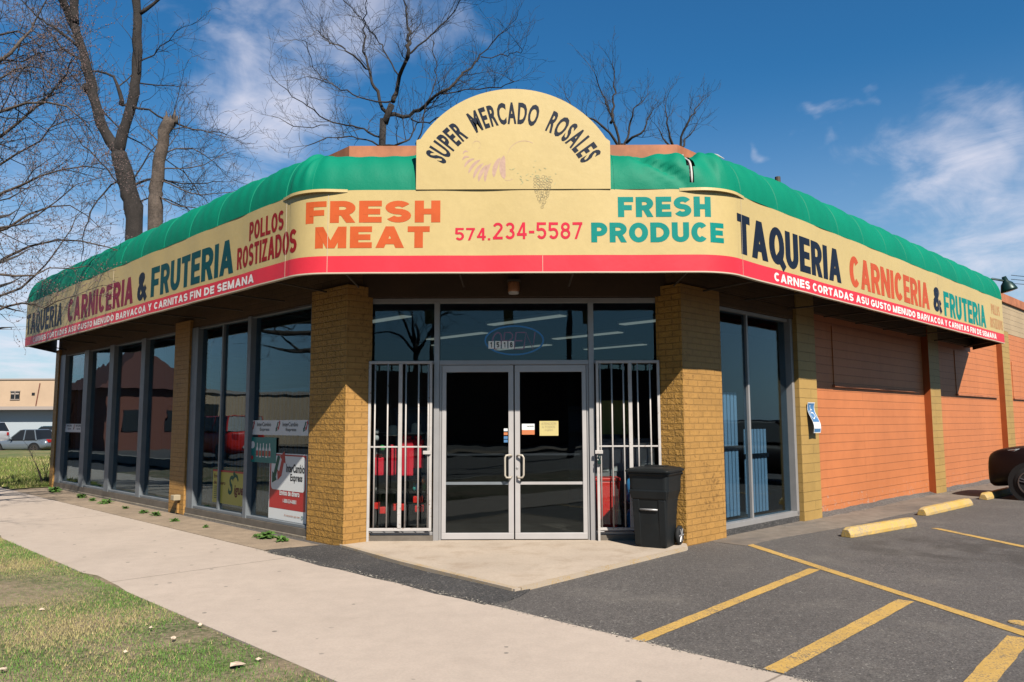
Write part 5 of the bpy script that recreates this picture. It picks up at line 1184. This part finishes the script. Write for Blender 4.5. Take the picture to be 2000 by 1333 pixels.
# ================================================================ trees
class Tree:
    def __init__(s, seed, tw=3, bud=0): s.r = random.Random(seed); s.trunk = MB(); s.crown = MB(); s.buds = MB(); s.bud = bud; s.tw = tw
    def limb(s, pts, r0, r1, mb=None, n=7, wob=0.):
        pts = [Vector(p) for p in pts]; P = []
        for i in range(len(pts)-1):
            p0 = pts[max(0, i-1)]; p1, p2 = pts[i], pts[i+1]; p3 = pts[min(len(pts)-1, i+2)]; k = max(2, int((p2-p1).length/.35))
            for j in range(k):
                t_ = j/k; t2, t3 = t_*t_, t_**3
                q = .5*((2*p1)+(-p0+p2)*t_+(2*p0-5*p1+4*p2-p3)*t2+(-p0+3*p1-3*p2+p3)*t3)
                P.append(q+Vector((s.r.gauss(0, wob), s.r.gauss(0, wob), s.r.gauss(0, wob))))
        P.append(pts[-1]); m_ = len(P)-1
        rad = [(r0+(r1-r0)*(i/m_)**.9)*(1+.10*s.r.uniform(-1, 1)) for i in range(m_+1)]
        (mb or s.trunk).tube(P, rad, n, cap=True); return P, rad
    def sprout(s, P, rad, lvl, lens, dens, spread=.9, upb=.25, start=.2, rmin=.006):
        """side shoots all along a limb"""
        r = s.r; m_ = len(P)-1; tot = sum((P[i+1]-P[i]).length for i in range(m_)); cnt = max(1, int(tot*dens[0]))
        for c in range(cnt):
            f = start+(1-start)*(c+r.random())/cnt; i = min(m_-1, int(f*m_)); p = P[i].lerp(P[i+1], r.random()); d = (P[i+1]-P[i]).normalized()
            side = d.orthogonal(); side.rotate(Matrix.Rotation(r.uniform(0, 2*pi), 3, d)); side.normalize()
            dr = (d*r.uniform(.35, 1.0)+side*spread*r.uniform(.6, 1.1)+Vector((0, 0, upb))).normalized()
            L_ = lens[0]*r.uniform(.55, 1.15)*(1-.45*f); rb = min(rad[i]*.55, max(rmin, L_*.016))
            s.shoot(p, dr, L_, rb, lvl, lens, dens, spread, upb, rmin)
        if lvl: s.shoot(P[-1], (P[-1]-P[-2]).normalized(), lens[0]*.8, rad[-1], lvl, lens, dens, spread, upb, rmin)
    def shoot(s, p, dr, L_, rb, lvl, lens, dens, spread, upb, rmin):
        r = s.r; k = 4 if lvl > 1 else 3; Q = [p]; d = dr.copy()
        for j in range(k):
            d = (d+Vector((r.gauss(0, .22), r.gauss(0, .22), r.gauss(0, .22)+upb*.12))).normalized(); Q.append(Q[-1]+d*L_/k)
        rr_ = [rb*(1-j/k)+rmin*.55*(j/k) for j in range(k+1)]
        s.crown.tube(Q, rr_, 5 if rb > .03 else 3, cap=False)
        if lvl > 1: s.sprout(Q, rr_, lvl-1, lens[1:], dens[1:], spread, upb, .15, rmin)
        elif s.bud and r.random() < s.bud:
            for q in Q[1:]:
                e = r.uniform(.006, .013); c = q+Vector((r.gauss(0, .01), r.gauss(0, .01), r.gauss(0, .01)))
                s.buds.add([c+Vector(v)*e for v in ((1, 0, 0), (-.5, .9, 0), (-.5, -.9, 0), (0, 0, 2.2))], [(0, 1, 3), (1, 2, 3), (2, 0, 3), (0, 2, 1)])
    def finish(s, name, loc, label, trunk_mat, crown_mat, group='bare trees around the store'):
        root = empty(name, loc, label, 'tree', group); s.trunk.build('trunk', trunk_mat, root, smooth=True); s.crown.build('crown', crown_mat, root, recalc=False, uv=False)
        if s.buds.v: s.buds.build('buds', 'bud_red', root, recalc=False, uv=False)
        return root
def px(pts, D): return [at(x, y, D+(z if False else 0)) for x, y in pts]
# A: tall forked tree
D = 28.; T = Tree(11, bud=.8)
base = at(262, 470, D); ground_ = Vector((base.x+.1, base.y, -.1))
P, R = T.limb([ground_, base, at(250, 370, D), at(232, 300, D)], .42, .29, n=12, wob=.015)
P1, R1 = T.limb([at(232, 302, D), at(196, 240, D), at(178, 165, D), at(160, 90, D), at(140, 40, D), at(118, -10, D-.5), at(80, -90, D-1)], .21, .13, n=10, wob=.02)
P2, R2 = T.limb([at(232, 302, D), at(246, 240, D), at(262, 180, D), at(268, 100, D), at(267, 0, D), at(275, -120, D)], .20, .13, n=10, wob=.02)
P3, R3 = T.limb([at(240, 205, D), at(234, 180, D), at(222, 150, D), at(190, 140, D), at(150, 140, D)], .09, .02, n=7, wob=.015)
P4, R4 = T.limb([at(145, 45, D), at(146, -10, D), at(160, -80, D)], .17, .12, n=8)
P5, R5 = T.limb([at(272, 28, D), at(300, 8, D), at(330, -20, D)], .08, .05, n=6)
for (pp, r_) in (([(238, 205), (290, 215), (330, 235), (380, 255), (440, 262)], .05), ([(160, 100), (110, 60), (60, 20), (10, -30)], .06), ([(180, 190), (230, 250), (310, 300), (370, 350), (410, 400)], .035), ([(170, 120), (120, 90), (70, 30)], .05),
                 ([(240, 370), (290, 352), (360, 360), (430, 355)], .05), ([(255, 360), (290, 300), (330, 250), (350, 180)], .03), ([(195, 225), (150, 160), (110, 110)], .04), ([(245, 380), (210, 330), (150, 270), (110, 200)], .04),
                 ([(270, 120), (300, 110), (345, 60)], .03), ([(262, 165), (310, 165), (350, 170)], .03), ([(255, 400), (300, 385), (350, 400), (400, 430)], .03), ([(246, 340), (200, 380), (170, 430), (160, 500)], .04)):
    Q, q = T.limb([at(x, y, D+T.r.uniform(-.8, .8)*(i > 0)) for i, (x, y) in enumerate(pp)], r_, .012, n=6, wob=.03)
    T.sprout(Q, q, 3, (1.5, .8, .4), (2.4, 3.0, 3.5), upb=.2, rmin=.009)
for (Q, q) in ((P1, R1), (P2, R2), (P3, R3), (P4, R4), (P5, R5)): T.sprout(Q, q, 3, (2.2, 1.1, .5), (.9, 2.4, 3.4), upb=.3, rmin=.009)
T.trunk.lathe([(.02, -.2), (.15, -.12), (.2, 0), (.13, .14), (.03, .2)], 10, T=lambda p: p+at(170, 172, D))
T.finish('bare_tree', (ground_.x, ground_.y, 0), 'tall dark bare tree with a forked trunk rising behind the left awning', 'bark_dark', 'twig_grey')
# B: broken trunk
D = 26.5; T = Tree(5, bud=.8); base = at(300, 452, D)
P, R = T.limb([Vector((base.x, base.y, -.1)), base, at(304, 370, D), at(312, 320, D), at(322, 260, D), at(333, 232, D)], .30, .20, n=12, wob=.02)
for dx, h in ((-.13, .25), (.0, .12), (.12, .32), (.2, .1)): T.trunk.tube([at(333, 236, D)+Vector((dx, 0, -.1)), at(333, 232, D)+Vector((dx*1.2, 0, h))], [.09, .02], 5)
for (pp, r_) in (([(330, 250), (360, 250), (400, 255), (450, 270)], .022), ([(322, 290), (290, 260), (270, 240)], .03), ([(312, 330), (350, 330), (400, 320), (440, 300)], .03), ([(315, 350), (360, 372), (410, 380), (460, 375)], .03), ([(318, 300), (360, 290), (395, 300), (430, 330)], .03), ([(306, 380), (340, 400), (390, 410), (430, 400)], .03), ([(312, 300), (350, 260), (352, 210)], .02)):
    Q, q = T.limb([at(x, y, D+T.r.uniform(-.8, .8)*(i > 0)) for i, (x, y) in enumerate(pp)], r_, .010, n=5, wob=.03)
    T.sprout(Q, q, 3, (1.3, .7, .35), (3.2, 3.6, 4.), upb=.15, rmin=.008)
T.finish('bare_tree', (base.x, base.y, 0), 'snapped grey trunk with budding shoots beside the forked tree', 'bark_grey', 'twig_grey')
# C: centre tree
D = 36.; T = Tree(21); base = at(746, 290, D)
P, R = T.limb([Vector((base.x-.2, base.y, -.3)), base, at(752, 240, D), at(765, 205, D)], .25, .15, n=10, wob=.01)
mains = [(a_, b_*.72) for a_, b_ in [([(765, 205), (782, 150), (798, 100), (796, 50), (790, 0), (786, -60)], .18), ([(756, 225), (735, 180), (715, 120), (712, 60), (716, 0)], .13), ([(760, 220), (800, 225), (850, 190), (890, 160), (940, 110), (985, 60)], .15),
         ([(748, 275), (700, 250), (650, 240), (590, 200), (545, 165)], .08), ([(750, 285), (790, 278), (820, 235), (860, 180)], .08), ([(795, 110), (840, 70), (880, 30), (905, -10)], .07), ([(720, 140), (680, 100), (640, 80), (620, 60)], .06),
         ([(745, 290), (700, 270), (640, 270), (600, 285)], .07), ([(860, 185), (920, 175), (970, 170), (1005, 160)], .05), ([(940, 115), (990, 110), (1020, 100)], .035), ([(780, 150), (740, 80), (700, 30), (650, -20)], .06), ([(765, 200), (700, 190), (640, 160), (600, 150)], .06), ([(800, 230), (830, 240), (900, 215), (960, 190)], .05),
         ([(812, 290), (828, 230), (850, 150), (845, 80)], .05), ([(640, 160), (610, 130), (600, 90)], .03), ([(640, 245), (590, 250), (560, 240)], .03)]]
for pp, r_ in mains:
    Q, q = T.limb([at(x, y, D+T.r.uniform(-1.5, 1.5)*(i > 0)) for i, (x, y) in enumerate(pp)], r_, .018, n=6, wob=.05)
    T.sprout(Q, q, 3, (2.0, 1.1, .6), (1.7, 2.8, 3.6), upb=.35, rmin=.011, spread=.8)
T.finish('bare_tree', (base.x, base.y, 0), 'wide bare tree behind the store just left of the arched sign', 'bark_dark', 'twig_grey')
# D, E: tops of two trees right of the arch
for sd_, D, base_, pps, lb in ((31, 46., (1215, 330), [[(1215, 300), (1195, 230), (1175, 180), (1160, 140)], [(1215, 300), (1230, 250), (1240, 215), (1262, 190)], [(1195, 240), (1200, 170), (1197, 120)], [(1215, 290), (1170, 240), (1125, 215), (1105, 185)], [(1225, 280), (1250, 260), (1275, 215)]], 'bare treetop just right of the arched sign'),
                        (37, 44., (1325, 330), [[(1325, 310), (1330, 270), (1350, 230), (1374, 195)], [(1325, 310), (1310, 270), (1302, 230), (1300, 205)], [(1325, 300), (1345, 265), (1360, 245)], [(1322, 300), (1295, 270), (1285, 250)]], 'small bare treetop above the torn end of the awning')):
    T = Tree(sd_); base = at(base_[0], base_[1], D); T.limb([Vector((base.x, base.y, -.3)), base, at(pps[0][0][0], pps[0][0][1], D)], .28, .14, n=8)
    for pp in pps:
        Q, q = T.limb([at(x, y, D+T.r.uniform(-1, 1)*(i > 0)) for i, (x, y) in enumerate(pp)], .09, .02, n=6, wob=.05)
        T.sprout(Q, q, 3, (1.6, .9, .5), (2.2, 2.8, 3.4), upb=.45, rmin=.012, spread=.65)
    T.finish('bare_tree', (base.x, base.y, 0), lb, 'bark_dark', 'twig_grey')
# F: street tree leaning in from the left, in front of the far end of the awning
T = Tree(43, bud=.9); t0 = Vector((-10.6, 9.2, 0))
P, R = T.limb([t0+Vector((0, 0, -.1)), t0+Vector((.1, .1, 1.6)), t0+Vector((.2, .3, 3.0))], .26, .2, n=10, wob=.02)
top = P[-1]
lims = [([(-60, 560), (60, 480), (160, 470), (262, 500)], 13, .06), ([(-80, 640), (20, 600), (110, 590), (190, 560)], 12.5, .05), ([(-60, 420), (40, 360), (120, 330), (200, 330)], 13, .07), ([(-60, 300), (40, 240), (110, 170), (150, 100)], 13.5, .08),
        ([(-60, 160), (20, 100), (70, 40), (110, -40)], 13, .08), ([(-60, 480), (50, 420), (130, 400), (190, 440)], 14, .06), ([(-60, 250), (50, 200), (130, 210), (180, 260)], 12.5, .06), ([(-80, 60), (-10, 0), (40, -60)], 13, .08), ([(-60, 520), (30, 540), (100, 530), (170, 520)], 12, .05), ([(-60, 360), (40, 300), (100, 250), (160, 230)], 14, .06), ([(-60, 100), (30, 60), (80, 90), (140, 60)], 14, .05), ([(-60, 600), (40, 560), (110, 490), (150, 420)], 13.5, .05),
        ([(-90, 200), (0, 150), (60, 130), (120, 150)], 12.8, .05), ([(-90, 450), (0, 450), (70, 420), (150, 360)], 12.2, .05)]
for e in (Vector((-5.9, 7.6, 5.0)), Vector((-6.4, 6.6, 4.6)), Vector((-7.4, 7.4, 5.4)), Vector((-6.9, 8.8, 6.2)), Vector((-7.2, 6.0, 5.2))):
    Q, q = T.limb([top+Vector((0, 0, -.3)), top.lerp(e, .5)+Vector((0, 0, .35)), e], .10, .012, n=6, wob=.02); T.sprout(Q, q, 3, (.9, .5, .28), (3.0, 4.5, 5.0), upb=.15, rmin=.0045, start=.25)
for pp, D, r_ in lims:
    e = at(pp[0][0], pp[0][1], D); mid = top.lerp(e, .5)+Vector((0, 0, .2))
    Q0, q0 = T.limb([top+Vector((0, 0, -T.r.random()*.8)), mid, e], .11, r_, n=6, wob=.02)
    T.sprout(Q0, q0, 2, (1.2, .6), (1.0, 2.0), rmin=.004)
    Q, q = T.limb([at(x, y, D+T.r.uniform(-.6, .6)*(i > 0)) for i, (x, y) in enumerate(pp)], r_*.5, .006, n=6, wob=.025)
    lo_f = .45 if pp[-1][1] > 400 else 1.
    T.sprout(Q, q, 3, (1.25*lo_f, .60*lo_f**.5, .30), (5.2*(.7 if lo_f < 1 else 1), 7.0, 7.5), upb=.12, rmin=.0042, spread=.95, start=.0)
T.finish('bare_tree', tuple(t0), 'twiggy budding street tree reaching in from the left over the awning end', 'bark_grey', 'twig_grey')
print('twigs', len(T.crown.v))

# bare shrub at the end of the store
T = Tree(9, bud=.3); sb = gnd(88, 948)
for k in range(9):
    a = T.r.uniform(0, 2*pi); P = [sb+Vector((cos(a)*.06, sin(a)*.06, 0))]; h = T.r.uniform(.5, 1.1)
    Q, q = T.limb([P[0], P[0]+Vector((cos(a)*.15, sin(a)*.15, h*.5)), P[0]+Vector((cos(a)*.38, sin(a)*.3, h))], .014, .005, n=4)
    T.sprout(Q, q, 1, (.28,), (9,), rmin=.004)
sr = empty('bare_shrub', tuple(sb), 'scraggly bare shrub at the far end of the left wall', 'shrub'); T.trunk.build('stems', 'bark_grey', sr); T.crown.build('twigs', 'twig_grey', sr, recalc=False, uv=False)

# weeds along the foot of the left wall
def weed(loc, size, n, seed, label):
    r = random.Random(seed); b = MB(); cols = []
    for i in range(n):
        a = r.uniform(0, 2*pi); L_ = size*r.uniform(.5, 1.1); el = r.uniform(.15, 1.1); wd = L_*r.uniform(.14, .24); d = Vector((cos(a)*cos(el), sin(a)*cos(el), sin(el))); sdv = Vector((-sin(a), cos(a), 0)); c0 = Vector((r.uniform(-.4, .4)*size*.5, r.uniform(-.4, .4)*size*.5, 0))
        mid = c0+d*L_*.55; tip = c0+d*L_+Vector((0, 0, -L_*.25)); k = len(b.v)
        b.add([c0, mid+sdv*wd, tip, mid-sdv*wd, mid+Vector((0, 0, .1*L_))], [(0, 1, 4), (0, 4, 3), (1, 2, 4), (4, 2, 3)])
        g = r.uniform(.6, 1.3); cols += [(.10*g, .20*g, .04*g, 1)]*5
    b.v = [tuple(Vector(v)+Vector(loc)) for v in b.v]
    o = b.build('weed', 'weed_leaf', recalc=False, uv=False); ca = o.data.color_attributes.new('Col', 'FLOAT_COLOR', 'POINT'); ca.data.foreach_set('color', np.array(cols, dtype=float).ravel())
    return tag(o, label, 'weed', 'weeds along the left wall')
ws = [(105, 962, .22, 'weed clump at the far corner of the left wall'), (158, 973, .15, 'first weed along the far window from the far corner'), (180, 979, .10, 'tiny weed between the first and third far windows'), (207, 984, .16, 'weed under the third far pane, fairly bushy'), (245, 994, .09, 'small weed under the nearest of the four far panes'), (280, 1003, .10, 'small weed just before the pillar between the windows'),
      (303, 1008, .12, 'weed at the left foot of the pillar between the windows'), (341, 1019, .10, 'weed in front of the pillar with the outlet box'), (402, 1031, .07, 'lone tiny weed under the narrow panes'), (500, 1049, .07, 'small sprig left of the largest weed'), (519, 1052, .17, 'largest weed, under the poster window'), (550, 1058, .12, 'flat weed nearest the corner pillar')]
for i, (x, y, s_, lb) in enumerate(ws): g = gnd(x, y, .016); weed((g.x, g.y, .016), s_, int(26+s_*160), 50+i, lb)
# fallen leaves
lf = [(463, 1302, .11, 'large pale crumpled leaf at the edge of the grass'), (340, 1248, .05, 'pale leaf on the bare soil left of the large one'), (82, 1192, .045, 'pale scrap on the grass near the left edge'), (295, 1228, .04, 'pale leaf in the middle of the grass'), (6, 1310, .06, 'pale leaf at the bottom left corner'), (390, 1222, .04, 'leaf lying on the sidewalk edge'), (505, 1290, .05, 'leaf just right of the large pale one'), (245, 1275, .04, 'leaf in the straw coloured grass patch')]
for i, (x, y, s_, lb) in enumerate(lf):
    g = gnd(x, y, .03); s_ *= .75; r = random.Random(i); b = MB(); n = 9
    rim = [g+Vector((cos(2*pi*k/n)*s_*r.uniform(.35, .75), sin(2*pi*k/n)*s_*r.uniform(.35, .7), r.uniform(.005, .03)*s_*12)) for k in range(n)]
    b.add([g+Vector((0, 0, .02))]+rim, [(0, 1+k, 1+(k+1) % n) for k in range(n)]); tag(b.build('fallen_leaf', 'leaf_dry', recalc=False), lb, 'leaf', 'fallen leaves')

# ================================================================ across the street (seen only mirrored in the windows)
of_ = empty('office_building', (0, -48, 0), 'dark flat-roofed building beyond the crossing behind the camera', 'building')
b = MB(); b.box(-34, 30, -60, -46, -.3, 5.4); b.build('wall', 'roof_brown', of_); b = MB(); b.box(-34.3, 30.3, -60.3, -45.7, 5.4, 5.8); b.build('coping', 'brown_board', of_)
ob_ = empty('low_building', tuple(W(58, -15, 0)), 'long low beige building closing the far end of the street', 'building')
b = MB(); b.wbox(58, 70, -48, 1.5, -.3, 3.7); b.build('wall', 'far_beige', ob_); b = MB(); b.wbox(57.8, 70.2, -48.2, 1.7, 3.7, 3.95); b.build('coping', 'far_trim', ob_)
for r in (-38, -26, -15, -7): b = MB(); b.wbox(57.93, 58.02, r, r+3, -.1, 2.9); b.build('garage_door', 'dark_void', ob_)
hs_ = empty('brick_house', tuple(W(54, -6, 0)), 'brick house with a brown hipped roof at the far end of the street', 'house')
b = MB(); b.wbox(50, 57, -10, -4.5, -.3, 3.6); b.build('wall', 'brick_house', hs_)
b = MB(); b.add([W(49.5, -10.5, 3.6), W(57.5, -10.5, 3.6), W(57.5, -4, 3.6), W(49.5, -4, 3.6), W(52.5, -7.2, 6.4), W(54.5, -7.2, 6.4)], [(0, 1, 5, 4), (1, 2, 5), (2, 3, 4, 5), (3, 0, 4), (0, 3, 2, 1)]); b.build('roof', 'roof_brown', hs_)
for r in (-9, -6.5): b = MB(); b.wbox(49.94, 50.02, r, r+1, 1., 2.3); b.build('window', 'dark_void', hs_)
for i, (x, y) in enumerate(((2.6, -16), (-4.5, -22), (12, -14), (-30, -5))):
    p_ = empty('utility_pole', (x, y, 0), ('wooden utility pole behind the camera nearest the crossing', 'wooden utility pole farther down the street', 'wooden utility pole at the parking lot exit', 'wooden utility pole across the street')[i], 'utility pole', 'wooden utility poles')
    b = MB(); b.tube([(x, y, -.3), (x, y, 9.5)], [.16, .12], 10); b.build('pole', 'wood_pole', p_); b = MB(); b.box(x-1.1, x+1.1, y-.05, y+.05, 8.6, 8.72); b.build('crossarm', 'wood_pole', p_)
sg_ = empty('traffic_signal', (8.5, -11, 0), 'traffic signal mast with two hanging signal heads', 'traffic signal')
b = MB(); b.tube([(8.5, -11, 0), (8.5, -11, 5.8), (7.9, -11, 6.3), (-4.5, -11, 6.6)], .1, 8); b.build('mast', 'frame_grey', sg_)
for x in (-3.5, -.2, 3.): b = MB(); b.box(x-.17, x+.17, -11.2, -10.9, 5.5, 6.45); b.build('signal_head', 'traffic_yellow', sg_)
dm = empty('dumpster', tuple(W(15.5, .6, 0)), 'dark dumpster with bulging bags across the verge', 'dumpster') if 0 else None
T = Tree(77); t0 = Vector((-6, -26, -.1)); P, R = T.limb([t0, t0+Vector((0, 0, 3)), t0+Vector((.3, 0, 6))], .3, .15, n=8)
for k in range(7):
    a = k*.9; e = P[-1]+Vector((cos(a)*3.5, sin(a)*3.5, T.r.uniform(1, 4.5))); Q, q = T.limb([P[-1-k % 3], P[-1].lerp(e, .5)+Vector((0, 0, .6)), e], .1, .03, n=5); T.sprout(Q, q, 2, (1.8, .9), (1.2, 2.), rmin=.012)
tr = T.finish('bare_tree', tuple(t0), 'bare tree across the street behind the camera', 'bark_dark', 'twig_grey')
for k, (x, y, lb) in enumerate(((-24, 2, 'bare tree across the street by the low building'), (-44, 12, 'bare tree across the street by the brick house'), (16, -30, 'bare tree beyond the crossing'))):
    c = copy_tree(tr); c.location = (x, y, -.1); c.rotation_euler = (0, 0, k*1.3+.5); c['label'] = lb
# wires at the right edge
for i in range(3):
    b = MB(); p0 = at(1975, 538+8*i, 40); p1 = p0+Vector((30, 8, .0+.3*i)); pts_ = [p0.lerp(p1, k/10)+Vector((0, 0, -1.2*(k/10)*(1-k/10))) for k in range(11)]; b.tube(pts_, .018, 4)
    tag(b.build('power_line', 'dark_void'), ('upper', 'middle', 'lower')[i]+' of three thin wires beyond the floodlight', 'wire', 'overhead wires')
